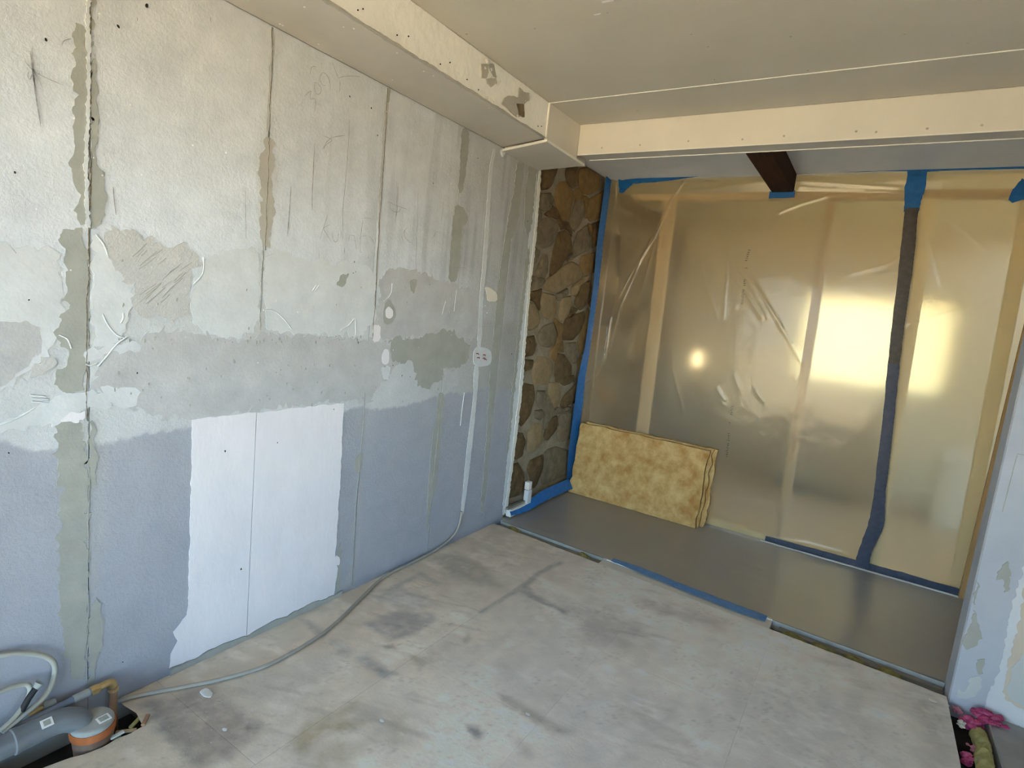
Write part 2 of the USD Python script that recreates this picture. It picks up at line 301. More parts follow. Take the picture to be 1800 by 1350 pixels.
HOLE = Polygon([(-.02, .40), (.135, .40), (.14, .55), (.158, .64), (.172, .69), (.19, .725), (.199, .77), (.194, .815), (.204, .85), (.198, .89), (.12, .905), (.05, .895), (-.02, .90)])
def floor_tint(P):
    base = np.array([.84, .785, .72])
    n1 = meshkit.fbm(np.c_[P * 1.7, np.zeros(len(P))], 4, 3); n2 = meshkit.fbm(np.c_[P * 7, np.zeros(len(P)) + 3], 5, 9); n3 = meshkit.fbm(np.c_[P * 38, np.zeros(len(P)) + 3], 3, 29)
    c = base * (1 + (n1[:, None] - .5) * .22 + (n2[:, None] - .5) * .26)
    warm = np.clip((1.9 - P[:, 1]) / 1.2, 0, 1)[:, None] * np.clip((n1[:, None] - .32) * 3, 0, 1)
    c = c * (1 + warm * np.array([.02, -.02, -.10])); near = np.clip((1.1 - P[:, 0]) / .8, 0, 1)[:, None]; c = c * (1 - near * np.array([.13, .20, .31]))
    for out, col, s, w in floor_stains:
        q = soft(Polygon(out).buffer(0), P + (np.c_[n2, n3] - .5) * .028, w) * s * .85 * np.clip(.35 + 1.3 * n3, 0, 1.1)
        c = c * (1 - q[:, None]) + np.array(col) * q[:, None]
    # streaks of swept dust and darker scuffs
    ang = .35; st = meshkit.fbm(np.c_[(P[:, 0] * math.cos(ang) + P[:, 1] * math.sin(ang)) * 6, (-P[:, 0] * math.sin(ang) + P[:, 1] * math.cos(ang)) * 34, np.zeros(len(P))], 4, 41)
    pat = meshkit.fbm(np.c_[P * 2.3, np.zeros(len(P)) + 8], 3, 77)
    c *= (1 - .17 * np.clip((st - .60) * 6, 0, 1) * np.clip((pat - .45) * 5, 0, 1))[:, None]
    fl = meshkit.fbm(np.c_[P * np.array([95, 60]), np.zeros(len(P)) + 15], 3, 61); c *= (1 - .22 * np.clip((fl - .62) * 5, 0, 1) * np.clip((n2 - .45) * 6, 0, 1))[:, None]
    md = meshkit.fbm(np.c_[P * np.array([19, 13]), np.zeros(len(P)) + 25], 4, 63); c *= (1 + (md - .5) * .22)[:, None]
    c += (.10 * np.clip((meshkit.fbm(np.c_[P * np.array([9, 16]), np.zeros(len(P)) + 5], 4, 51) - .60) * 6, 0, 1))[:, None]
    return np.clip(c, .02, .85)
xs = [0.0, .628, 1.25, 1.88, XE]
for i in range(4):
    ys = [[-1.3, -.2, 1.03, 2.28, 9], [-1.3, .55, 1.80, 9], [-1.3, -.1, 1.15, 2.40, 9], [-1.3, .7, 1.95, 9]][i]
    for y0, y1 in zip(ys[:-1], ys[1:]):
        last = y1 > 5; y1 = min(y1, 3.3)
        vis = y1 > .2
        a, b, F, loop = grid(xs[i] + .0003, xs[i + 1] - .0003, y0 + .0003, y1 - .0003, .011 if vis else .05)
        if last: b = y0 + (b - y0) * (floor_edge(a) + .004 * (meshkit.noise(np.c_[a * 30, a * 0, a * 0]) - .5) - y0) / (y1 - y0)
        P = np.c_[a, b]; nz = meshkit.fbm(np.c_[P * 14, np.zeros(len(P))], 3, 5)
        z = (nz - .5) * .003 - .0006 * np.isin(np.arange(len(P)), loop)
        if i == 0:   # the hole for the drain at the wall
            import shapely
            tri = P[F].mean(1); keep = ~shapely.contains(HOLE, shapely.points(tri)); F = F[keep]; used = np.unique(F); lost = np.unique(np.setdiff1d(np.arange(len(P)), used))
            for q in used:
                if HOLE.exterior.distance(Point(P[q])) < .013 and not (P[q, 0] < .012): pr = HOLE.exterior.interpolate(HOLE.exterior.project(Point(P[q]))); P[q] = (pr.x, pr.y)
        v, F2 = slab_from(np.c_[P, z], F, loop, np.array([0, 0, -.024])) if i else (np.c_[P, z], F)
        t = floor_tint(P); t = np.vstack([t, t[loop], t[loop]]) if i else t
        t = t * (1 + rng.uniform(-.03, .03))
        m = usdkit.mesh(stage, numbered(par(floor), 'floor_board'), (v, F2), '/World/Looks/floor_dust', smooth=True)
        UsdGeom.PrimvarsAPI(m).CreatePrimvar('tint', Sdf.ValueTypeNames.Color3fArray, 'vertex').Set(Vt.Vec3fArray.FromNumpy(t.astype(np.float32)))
obj('edge_board', trimesh.Trimesh(*slab_from(np.array([[0.2, floor_edge(.2), -.003], [XE, floor_edge(XE), -.003], [XE, floor_edge(XE) - .03, -.003], [.2, floor_edge(.2) - .03, -.003]]), np.array([[0, 1, 2], [0, 2, 3]]), np.arange(4), np.array([0, 0, -.022])), process=False), 'concrete', floor)
obj('subfloor', cat(bx((-.1, -1.4, -.20), (6.6, 7.0, -.13))), 'earth', floor)
obj('concrete_slab', bx((2.765, -1.3, -.13), (5.2, 3.165, -.012), .004), 'concrete', floor)

# ------------------------------------------------------------------ left wall of plaster panels
wall = thing('wall_left', 'grey-white patched wall of tall plaster panels with filled joints', kind='structure')
SEAMS = [-1.3, -.39, .207, .805, 1.398, 1.988, 2.592, 3.165, 3.425]
WEND = 3.425
def wall_tint(P):
    y, z = P[:, 0], P[:, 1]; Q = np.c_[P, np.zeros(len(P))]
    n1 = meshkit.fbm(Q * 1.6, 4, 13); n2 = meshkit.fbm(Q * 6, 5, 23); n3 = meshkit.fbm(Q * 40, 3, 33)
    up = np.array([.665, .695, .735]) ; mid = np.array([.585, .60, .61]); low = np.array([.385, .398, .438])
    c = up * (1 + (n1 - .5) * .10 + (n2 - .5) * .16 + (n3 - .5) * .10)[:, None]
    stv = meshkit.fbm(np.c_[y * 26, z * 1.6, y * 0], 4, 71); c *= (1 - .16 * np.clip((stv - .55) * 5, 0, 1) * np.clip((y - 1.2) / 1.2, .15, 1))[:, None]
    zz = z + (n2 - .5) * .10 + (n3 - .5) * .02
    m = np.clip((1.47 - zz) / .05, 0, 1)[:, None]; c = c * (1 - m) + mid * (1 + (n2 - .5) * .14)[:, None] * m
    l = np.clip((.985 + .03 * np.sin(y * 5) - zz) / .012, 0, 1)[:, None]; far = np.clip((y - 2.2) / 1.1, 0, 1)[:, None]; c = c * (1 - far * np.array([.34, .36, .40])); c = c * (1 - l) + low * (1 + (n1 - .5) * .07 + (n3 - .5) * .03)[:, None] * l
    for s in SEAMS[2:-1]:   # filler feathered along each joint
        d = np.abs(y - s) + (n2 - .5) * .05; f = np.clip((.055 - d) / .03, 0, 1) * .35 * np.clip((n1 - .3) * 3, 0, 1)
        c = c * (1 - f[:, None]) + np.array([.47, .47, .43]) * f[:, None]
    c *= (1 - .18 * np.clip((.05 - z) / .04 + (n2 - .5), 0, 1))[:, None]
    return np.clip(c, .02, .9)
for y0, y1 in zip(SEAMS[:-1], SEAMS[1:]):
    step = .0075 if y1 > .4 else .05
    a, b, F, loop = grid(y0 + .0008, y1 - .0008, -.03, ZS, step)
    P = np.c_[a, b]; Q = np.c_[P, np.zeros(len(P))]
    edge = np.minimum(a - y0, y1 - a) < .004
    a = a + edge * (meshkit.noise(np.c_[b * 70, b * 0 + y0, b * 0], 5) - .5) * .0026 * (b > .97)
    h = (meshkit.fbm(Q * 9, 4, 3) - .5) * .0018 * np.clip((b - .90) * 8, .25, 1) - edge * .0008 + (meshkit.noise(Q * 3.1, 8) - .5) * .0008
    v, F2 = slab_from(np.c_[h, a, b], F, loop, np.array([-.02, 0, 0]))
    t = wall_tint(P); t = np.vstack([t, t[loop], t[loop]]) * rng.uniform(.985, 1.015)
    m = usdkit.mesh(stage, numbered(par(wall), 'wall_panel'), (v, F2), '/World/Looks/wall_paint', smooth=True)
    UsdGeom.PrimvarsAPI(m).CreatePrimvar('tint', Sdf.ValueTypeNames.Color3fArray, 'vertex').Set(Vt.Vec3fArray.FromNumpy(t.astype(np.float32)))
obj('backing', bx((-.20, -1.4, -.13), (-.021, WEND, 2.75)), 'plaster_dark', wall)
def c3(o, s, pts): return [(o[0] + u / s, o[1] + v / s) for u, v in pts]
pid = [100]
def patch(pts, mat, h=.0036, amp=.0022, step=.012, label=None, name='plaster_patch'):
    pid[0] += 1
    q = WL(pts)
    if len(q) < 14 and step > .01:
        A = np.array(q); B = np.roll(A, -1, 0); q = np.stack([A * .8 + B * .2, A * .2 + B * .8], 1).reshape(-1, 2)
    p = rough(q, amp * (1.7 if amp > .0018 else 1), min(step, .0075), pid[0])
    return obj(name, ex2d(p, PLANES['wall'], -.004, .0012 + max(0, h - .003) * .4), mat, wall, label=label)
# white rectangle of bare plaster where something stood, split by the joint behind it
wp = rough(WL([(338, 737), (400, 730), (604, 708), (597, 860), (589, 985), (593, 1000), (587, 1046), (500, 1086), (425, 1121), (360, 1150), (297, 1173), (300, 1150), (312, 1126), (304, 1110), (322, 1088), (330, 1080)]), .0016, .012, 55)
for sd in (sbox(0, -1, 1.3962, 2), sbox(1.3995, -1, 4, 2)):
    obj('white_patch', ex2d(wp.intersection(sd), PLANES['wall'], -.004, .0019), 'plaster_white', wall, label='bright white patch low on the wall')
# skim coats and repairs
G, D, T, Lt = 'plaster_grey', 'plaster_dark', 'plaster_tan', 'plaster_light'
patch([(172, 648), (192, 615), (240, 615), (250, 592), (300, 576), (345, 583), (385, 593), (420, 600), (460, 588), (500, 590), (560, 592), (600, 597), (650, 597), (690, 605), (700, 640), (660, 690), (650, 708), (604, 704), (500, 716), (420, 724), (340, 735), (280, 732), (240, 718), (212, 700), (168, 684)], G, .0042, .005)
patch(c3((0, 400), 3, [(560, 30), (640, 10), (740, 40), (900, 90), (1000, 90), (1070, 190), (1010, 260), (1000, 340), (990, 460), (900, 480), (720, 440), (700, 300), (620, 230), (580, 160)]), 'plaster_combed', .0050, .005)
patch([(0, 432), (60, 440), (98, 436), (106, 500), (114, 560), (88, 620), (44, 664), (0, 690), (-60, 700), (-60, 430)], Lt, .0042, .004)
patch([(-60, 560), (20, 566), (70, 572), (78, 608), (36, 662), (0, 682), (-60, 700)], G, .0050, .003)
patch([(40, 662), (75, 622), (98, 625), (100, 645), (70, 660)], 'plaster_combed', .0056, .003)
patch([(160, 408), (178, 425), (190, 450), (212, 480), (232, 496), (236, 540), (216, 590), (190, 612), (160, 614)], Lt, .0046, .003)
patch([(345, 486), (357, 450), (440, 432), (458, 446), (455, 584), (400, 596), (345, 578), (333, 530)], Lt, .0040, .004)
patch([(464, 440), (500, 448), (560, 458), (660, 464), (655, 590), (560, 588), (500, 586), (466, 578)], Lt, .0038, .004)
patch([(668, 470), (740, 476), (795, 500), (845, 512), (840, 600), (795, 592), (760, 588), (720, 590), (690, 600), (664, 592)], G, .0038, .004)
patch([(0, 742), (40, 724), (62, 715), (112, 690), (150, 688), (204, 684), (222, 702), (190, 714), (150, 716), (105, 742), (60, 748), (0, 768), (-60, 790), (-60, 770)], Lt, .0058, .004)
patch([(105, 738), (130, 724), (152, 722), (160, 735), (132, 748)], 'plaster_white', .0066, .003)
patch([(170, 684), (205, 682), (248, 682), (240, 706), (215, 718), (200, 704)], Lt, .0056, .003)
patch([(165, 610), (240, 600), (247, 614), (196, 620), (150, 640), (140, 625)], Lt, .0054, .003)
for pts in ([(131, 40), (150, 50), (155, 80), (157, 398), (136, 396), (134, 345), (123, 290), (130, 240), (130, 120)], [(160, 60), (166, 62), (172, 228), (166, 262), (180, 300), (187, 372), (172, 400), (159, 404)],
            [(150, -30), (167, -30), (164, 50), (152, 44)], [(104, 408), (155, 402), (153, 690), (97, 690), (96, 652), (124, 632), (96, 590), (110, 560), (115, 480), (106, 430)],
            [(97, 736), (153, 745), (153, 1196), (126, 1190), (108, 1120), (102, 1000), (106, 870), (100, 800)], [(157, 745), (166, 740), (170, 820), (165, 850), (157, 856)], [(157, 1042), (183, 1066), (175, 1150), (166, 1206), (155, 1206)]):
    patch(pts, D, .0052, .0028)
patch(c3((0, 0), 3, [(1405, 700), (1435, 740), (1450, 860), (1425, 920), (1445, 1000), (1445, 1080), (1420, 1200), (1425, 1300), (1375, 1310), (1370, 1000), (1365, 900), (1380, 780)]), T, .0052, .003)
patch([(477, 60), (483, 60), (477, 150), (472, 232), (467, 232), (472, 150)], G, .0040, .0015)
patch(c3((450, 0), 3, [(1085, 670), (1125, 690), (1110, 880), (1085, 1020), (1065, 1020), (1075, 850)]), D, .0052, .002)
patch([(797, 362), (810, 362), (823, 377), (820, 392), (812, 398), (808, 470), (800, 497), (788, 497), (790, 460)], D, .0052, .002)
patch(c3((640, 500), 6.75, [(310, 640), (420, 610), (500, 660), (640, 650), (730, 600), (860, 560), (930, 520), (1060, 560), (1150, 650), (1240, 720), (1240, 900), (1100, 1000), (930, 990), (930, 1130), (830, 1180), (760, 1240), (650, 1200), (590, 1000), (560, 920), (400, 910), (330, 900), (300, 760)]), 'plaster_dark', .0050, .004)
patch(c3((640, 500), 6.75, [(940, 1010), (1110, 1000), (1120, 1130), (1060, 1220), (960, 1150)]), G, .0044, .003)
patch([(770, 690), (781, 690), (778, 735), (772, 790), (768, 850), (758, 885), (751, 930), (748, 930), (757, 790), (765, 740)], D, .0050, .002)
patch([(624, 803), (636, 796), (638, 815), (630, 834), (622, 826)], D, .0050, .002)
patch([(590, 976), (600, 950), (600, 1040), (590, 1046)], D, .0030, .002)
patch([(910, 277), (922, 278), (912, 380), (900, 420), (888, 500), (876, 620), (866, 740), (858, 820), (850, 900), (843, 900), (852, 800), (864, 620), (876, 490), (894, 380), (903, 330)], D, .0050, .003)
patch([(930, 285), (944, 290), (940, 340), (934, 400), (926, 420), (921, 390), (922, 340)], D, .0050, .003)
patch([(925, 440), (933, 430), (918, 560), (905, 680), (893, 800), (889, 800), (904, 640)], D, .0046, .003)
patch([(680, 155), (685, 155), (682, 200), (674, 300), (666, 400), (663, 400), (668, 300), (676, 200)], G, .0040, .0015)
patch([(683, 153), (687, 155), (684, 180), (678, 180)], D, .0062, .001)
patch([(600, 482), (612, 480), (612, 496), (603, 506), (590, 500)], D, .0052, .002)
patch([(718, 492), (734, 492), (733, 502), (726, 517), (720, 506)], D, .0052, .002)
patch([(675, 535), (684, 524), (694, 540), (696, 556), (690, 566), (680, 572), (672, 566)], D, .0050, .0015)
patch([(677, 545), (683, 538), (690, 545), (691, 555), (685, 561), (677, 557)], 'plaster_white', .0064, .0008)
patch([(670, 625), (676, 612), (683, 616), (684, 634), (678, 642), (671, 638)], 'plaster_white', .0064, .0008)
patch([(654, 575), (668, 568), (668, 600), (655, 602)], 'plaster_white', .0050, .0015)
patch([(668, 648), (684, 640), (684, 668), (674, 666)], Lt, .0052, .002)
patch([(852, 504), (860, 505), (873, 515), (874, 530), (857, 530), (855, 518)], 'plaster_cream', .0064, .0006)
patch([(838, 612), (846, 610), (848, 540), (857, 440), (863, 330), (866, 290), (872, 262), (866, 262), (859, 300), (850, 440), (842, 530)], Lt, .0056, .0012)
patch([(833, 643), (842, 643), (838, 700), (828, 800), (815, 905), (809, 905), (820, 790), (832, 700)], Lt, .0056, .0012)
patch([(832, 618), (838, 609), (848, 610), (860, 614), (864, 622), (863, 638), (856, 643), (840, 645), (831, 638)], 'plaster_light', .0075, .0006, label='rounded filler patch where a socket was')
patch([(590, 975), (598, 980), (596, 993), (589, 992)], 'plaster_white', .0054, .001)
patch([(936, 298), (946, 296), (938, 420), (927, 520), (913, 680), (900, 790), (888, 905), (882, 905), (893, 790), (905, 680), (920, 520), (930, 420)], Lt, .0030, .002)
patch([(947, 296), (951, 296), (942, 420), (930, 520), (918, 680), (905, 790), (890, 902), (886, 902), (900, 790), (913, 680), (926, 520), (938, 420)], 'trim_white', .0125, .0020, name='corner_bead', label='chipped pale corner bead at the wall end')
# crumbling bead of old filler along the widest joint
WP_ = Polygon(WL(c3((0, 400), 3, [(560, 30), (640, 10), (740, 40), (900, 90), (1000, 90), (1070, 190), (1010, 260), (1000, 340), (990, 460), (900, 480), (720, 440), (700, 300), (620, 230), (580, 160)]))).buffer(-.01)
for (u0, v0, u1, v1, w, mt) in ((155.5, 0, 154.5, 400, .010, Lt), (158.8, 0, 156.6, 400, .0024, 'stone_grey'), (155.6, 400, 154.6, 740, .002, 'stone_grey'), (154.3, 745, 153, 1200, .0022, 'plaster_dark'), (478, 48, 466, 440, .0016, 'stone_grey'), (461, 440, 456, 580, .0022, 'plaster_dark'), (681, 155, 655, 596, .0018, 'stone_grey'), (641, 690, 617, 1030, .0026, 'plaster_dark'), (797, 440, 790, 560, .003, 'plaster_dark'), (776, 690, 752, 945, .003, 'plaster_dark')):
    A, B = WL([(u0, v0), (u1, v1)]); n = 90; t = np.linspace(0, 1, n); r_ = np.random.default_rng(int(u0 * 7)); jit = np.cumsum(r_.normal(0, .0009, n)); jit -= np.linspace(jit[0], jit[-1], n)
    pts = A + (B - A) * t[:, None] + np.c_[jit, jit * 0]; hw = w / 2 * (1 + .55 * r_.uniform(-1, 1, n))
    pl = Polygon(np.vstack([pts + np.c_[hw, hw * 0], (pts - np.c_[hw, hw * 0])[::-1]])).buffer(0)
    obj('joint_filler' if mt == Lt else 'joint_crack', ex2d(pl, PLANES['wall'], -.004, .0045 if mt == Lt else .0028), mt, wall)
# raised trowel ridges
rid = [[(689, 498), (688, 512), (682, 523), (674, 529)], [(783, 530), (780, 540), (777, 552)], [(802, 510), (800, 528), (798, 547)], [(180, 552), (190, 572), (204, 588), (218, 594)], [(222, 592), (204, 606), (186, 628), (172, 644)], [(216, 550), (216, 560), (212, 568)], [(0, 747), (30, 735), (62, 716)], [(150, 640), (158, 642), (170, 638)],
    [(555, 502), (549, 511)], [(560, 502), (553, 512)], [(622, 560), (612, 572), (598, 580)], [(624, 560), (625, 580), (624, 590)], [(684, 660), (685, 645)], [(816, 690), (812, 720), (809, 748)], [(168, 412), (182, 430), (190, 452)], [(463, 545), (480, 546), (498, 560), (512, 578)], [(340, 500), (356, 480), (358, 452)], [(103, 588), (118, 596), (125, 612)], [(52, 694), (80, 697)], [(54, 700), (84, 702)], [(56, 706), (84, 708)]]
for i, q in enumerate(rid):
    P2 = catmull(WL(q), 6); obj('trowel_ridge', tube(np.c_[np.full(len(P2), .0010), P2], .0022 + .0012 * np.abs(np.sin(np.arange(len(P2)) * 1.3 + i)), 8), 'plaster_light', wall, smooth=60)
# combing scratches in the rough patch
r_ = np.random.default_rng(12); sc_ = []
for _ in range(46):
    u, v = r_.uniform(232, 340), r_.uniform(428, 540)
    if v > 470 and u > 320: continue
    L_ = r_.uniform(12, 46); an = math.radians(r_.uniform(-46, -34)); A = WL([(u, v), (u + L_ * .5 * math.cos(an), v + L_ * .5 * math.sin(an) + r_.uniform(-1, 1)), (u + L_ * math.cos(an), v + L_ * math.sin(an))])
    if not WP_.contains(LineString(A)): continue
    sc_.append(ex2d(LineString(catmull(A, 4)).buffer(r_.uniform(.0005, .0013)), PLANES['wall'], -.002, .0028))
obj('comb_scratch', cat(*sc_), 'plaster_dark', wall, kind='stuff')
# pencil marks and handwriting
strokes = [[(55, 85), (58, 120), (62, 165), (66, 190), (71, 222)], [(53, 90), (57, 130), (60, 150)], [(42, 107), (58, 124), (80, 137), (110, 150)], [(58, 124), (66, 138), (74, 155)], [(50, 126), (48, 134), (52, 140), (56, 130)],
    [(198, 328), (200, 352), (203, 378)], [(552, 253), (550, 300), (548, 345), (548, 370)], [(511, 327), (508, 372), (504, 416)], [(613, 209), (612, 245), (609, 290), (604, 345), (602, 370), (602, 421)], [(605, 435), (604, 447)],
    [(609, 275), (613, 284)], [(697, 320), (697, 350), (694, 395)], [(699, 322), (698, 360), (696, 382)], [(681, 354), (695, 361), (715, 368)], [(685, 356), (685, 366), (692, 372), (700, 372), (704, 366)], [(779, 353), (777, 372), (775, 390)], [(734, 340), (732, 410), (730, 480)],
    [(368 + 198, 238), (582, 246), (572, 255), (568, 262)], [(567, 262), (575, 248), (587, 241), (606, 238)], [(788, 471), (802, 470.5), (817, 471)], [(789, 452), (787, 472)], [(369 / 1, 30), (370, 40)], [(240, 30), (241, 38)], [(430, 330), (431, 378), (432, 420)], [(108, 80), (112, 72), (124, 68)]]
z3 = lambda *p: c3((480, 110), 8.18, p); z4 = lambda *p: c3((540, 340), 6.92, p)
strokes += [z3((435, 490), (490, 440), (535, 408), (528, 450), (527, 490), (535, 532), (560, 518), (590, 520), (606, 550), (600, 630), (586, 720)),
    z3((582, 292), (610, 290), (650, 320), (685, 375), (675, 435), (635, 457), (600, 425), (585, 360), (590, 300)), z3((706, 142), (680, 180), (668, 235), (685, 295), (720, 330), (750, 328)), z3((706, 142), (760, 175), (797, 240), (812, 320), (816, 400)),
    z3((845, 0), (870, 60), (893, 130), (932, 228)), z3((932, 228), (990, 205), (1080, 193), (1180, 196), (1250, 207)), z3((955, 250), (955, 340), (948, 425)), z3((525, 170), (540, 90), (570, 55), (620, 70)),
    z4((245, 255), (200, 400), (175, 470), (150, 555)), z4((272, 378), (195, 425), (230, 490), (285, 592)), z4((300, 470), (310, 560), (345, 590), (370, 540), (375, 450)), z4((408, 435), (402, 545)), z4((510, 512), (560, 512), (578, 570), (590, 685)), z4((510, 512), (500, 580)),
    z4((670, 300), (730, 298), (785, 307)), z4((672, 312), (655, 440), (640, 570), (640, 690), (662, 728)), z4((740, 518), (770, 540), (810, 612)), z4((660, 520), (720, 510)), z4((1222, 408), (1170, 470), (1200, 555), (1280, 612)), z4((1140, 488), (1150, 550), (1165, 605)), z4((1178, 440), (1180, 500)),
    z4((1520, 458), (1580, 560)), z4((1578, 458), (1512, 545)), z4((1548, 428), (1543, 520), (1540, 605)), z4((1512, 690), (1535, 695)), z4((745, 745), (735, 800)), z4((140, 690), (132, 800))]
PW = (np.array([.0030, 0, 0]),) + PLANES['wall'][1:]
for i, s in enumerate(strokes):
    q = catmull(WL(s), 5); r_ = np.random.default_rng(i)
    w = .0040 if i in (0, 1, 5, 6, 7, 11) else .0024 if i < 25 else .0019
    n = len(q); T_ = np.gradient(q, axis=0); T_ /= np.linalg.norm(T_, axis=1)[:, None]; N_ = np.c_[-T_[:, 1], T_[:, 0]]; hw = w / 2 * (r_.uniform(.5, 1.1, n) * np.clip(np.minimum(np.arange(n), n - 1 - np.arange(n)) / 3 + .3, 0, 1))[:, None]
    pl = Polygon(np.vstack([q + N_ * hw, (q - N_ * hw)[::-1]])).buffer(.0001)
    obj('pencil_mark', ex2d(pl, PW, 0, .0004), 'pencil', wall)
for (u, v, r0) in ((257, 10, .007), (207, 47, .006), (80, 70, .005), (25, 303, .005), (652, 190, .005), (614, 170, .005), (839, 278, .0045), (761, 322, .0045), (50, 527, .003), (240, 655, .004), (395, 793, .005), (423, 1000, .005), (215, 1163, .003), (15, 796, .003), (487, 778, .003), (927, 389, .005), (663, 238, .004), (760, 640, .003), (690, 642, .004), (676, 644, .004), (720, 662, .004), (706, 660, .004), (899, 622, .006), (620, 480, .004)):
    r0 *= .65; y, z = WL([(u, v)])[0]; obj('nail_hole', ex2d(rough([(y + r0 * math.cos(t), z + 1.3 * r0 * math.sin(t)) for t in np.linspace(0, 6.28, 8)[:-1]], .0006, .003, int(u)), PW, 0, .0005), 'dark_hole', wall)
# scratches and chips in the grey band
r_ = np.random.default_rng(5); chips = []
for _ in range(110):
    u, v = r_.uniform(200, 840), r_.choice([r_.uniform(592, 604), r_.uniform(640, 712), r_.uniform(455, 720)])
    y, z = WL([(u, v)])[0]; s = r_.uniform(.003, .008)
    chips.append(ex2d(rough([(y + s * r_.uniform(.2, .6) * math.cos(t), z + s * r_.uniform(.5, 1.4) * math.sin(t)) for t in np.linspace(0, 6.28, 7)[:-1]], .0006, .003, int(u * 10)), PW, -.006, .0003))
obj('chipped_plaster', cat(*chips), 'plaster_dark', wall, kind='stuff')
chips = []
for _ in range(80):
    u, v = r_.uniform(10, 900), r_.uniform(20, 640); y, z = WL([(u, v)])[0]; s = r_.uniform(.0012, .003)
    chips.append(ex2d(Polygon([(y + s * math.cos(t), z + s * math.sin(t)) for t in np.linspace(0, 6.28, 6)[:-1]]), PW, -.006, .0002))
obj('plaster_specks', cat(*chips), 'plaster_white', wall, kind='stuff')
# old skirting residue where wall meets floor
for p0, p1, mt in (((300, 1172), (430, 1122), 'plaster_dark'), ((430, 1122), (600, 1046), 'plaster_dark')):
    A, B = WL([p0, p1]); obj('base_filler', ex2d(rough([(A[0], -.02), (B[0], -.02), (B[0], .022), ((A[0] + B[0]) / 2, .030), (A[0], .018)], .003, .015, int(p0[0])), PLANES['wall'], -.004, .010), mt, wall)
# wires left in the filled socket
wr = thing('wire_stubs', 'cut red wire ends sticking out of the filled socket patch', 'wire')
for px_, py_ in ((836.5, 622), (838, 629), (848.5, 624), (848, 630), (850, 632)):
    y, z = WL([(px_, py_)])[0]; obj('wire', tube(catmull([(.002, y, z), (.014, y + .002, z + .004), (.02, y + .005, z - .002)], 4), .0028, 6), 'wire_red', wr)

# ------------------------------------------------------------------ ceiling, bulkhead, beam
ceil = thing('ceiling', 'beige plasterboard ceiling of two runs with an open joint', kind='structure')
for x0, x1 in ((XB, 2.9), (2.9, 5.2)):
    obj('ceiling_board', bx((x0 + .001, -1.3, ZC), (x1 - .001, 2.868, ZC + .0125), .0015), 'ceiling_board', ceil)
obj('ceiling_board', bx((XB, 2.873, ZC), (5.2, 3.25, ZC + .0125), .0015), 'ceiling_board', ceil)
obj('joint_lip', bx((XB, 2.866, ZC - .003), (5.2, 2.874, ZC + .003), .001), 'board_edge', ceil)
for lo, hi in (((-.3, -1.5), (5.4, 3.3)), ((-.3, 3.3), (6.7, 5.0)), ((-.3, 5.0), (3.3, 7.0)), ((4.5, 5.0), (6.7, 7.0)), ((3.3, 6.4), (4.5, 7.0))): obj('slab', bx((*lo, ZC + .013), (*hi, ZC + .20)), 'board', ceil)
for u, v in ((940, 50), (1215, 60), (1068, 22), (1390, 64), (1245, 82), (1590, 60), (1700, 75), (1420, 124), (1255, 140), (820, 60), (1700, 100), (1120, 195)):
    p = at(u, v, 2, ZC); obj('screw_head', lathe([(0, 0), (.0045, 0), (.0045, .002), (0, .002)], (p[0], p[1], ZC - .0012), n=10), 'plaster_tan', ceil)
for u, v, s in ((1068, 2, .03), (1050, 25, .018), (1254, 141, .005)):
    p = at(u, v, 2, ZC); obj('ceiling_scuff', trimesh.Trimesh(*(lambda m: (m.vertices, m.faces))(trimesh.creation.box((s * 1.5, s * .35, .001))), process=False).apply_translation((p[0], p[1], ZC - .0006)), 'plaster_white', ceil)
bulk = thing('bulkhead', 'boxed-in bulkhead with chipped rough plaster side running along the patched wall', 'bulkhead')
obj('soffit', trimesh.convex.convex_hull(np.array([(x, y, z) for z in (ZS, ZS + .0125) for x, y in ((.004, -1.3), (XB - .004, -1.3), (XB - .004, 2.860), (.004, 2.958))])), 'soffit_board', bulk)
a, b, F, loop = grid(-1.3, 2.862, ZS + .004, ZC, .008)
Q = np.c_[a, b, a * 0]; h = (meshkit.fbm(Q * np.array([60, 40, 1]), 3, 4) - .5) * .0045 + (meshkit.fbm(Q * 9, 3, 6) - .5) * .004
v, F2 = slab_from(np.c_[XB + h, a, b], F, loop, np.array([-.015, 0, 0])); obj('plaster_side', (v, F2), 'plaster_relief', bulk, smooth=True)
PB = (np.array([XB, 0, 0]),) + PLANES['wall'][1:]
BW = lambda pts: [at(u, v, 0, XB)[1:] for u, v in pts]
z5 = lambda *p: c3((820, 90), 6.43, p)
def bpatch(pts, mat, h, seed, name='chipped_patch'): obj(name, ex2d(rough(BW(pts), .0016, .01, seed), PB, -.006, h), mat, bulk)
bpatch(z5((160, 140), (232, 150), (240, 240), (215, 310), (160, 300)), 'plaster_tan', .0065, 1)
bpatch(z5((215, 310), (320, 300), (340, 360), (270, 400), (225, 370)), 'plaster_tan', .0066, 2)
bpatch(z5((232, 120), (300, 160), (330, 300), (300, 290), (260, 220)), 'plaster_dark', .0068, 3)
bpatch(z5((390, 590), (430, 530), (520, 500), (580, 520), (590, 410), (640, 460), (700, 480), (690, 560), (640, 600), (640, 740), (550, 740), (500, 700), (440, 640)), 'plaster_tan', .0070, 4)
bpatch(z5((555, 592), (640, 600), (645, 750), (580, 720)), 'stone_grey', .0076, 5)
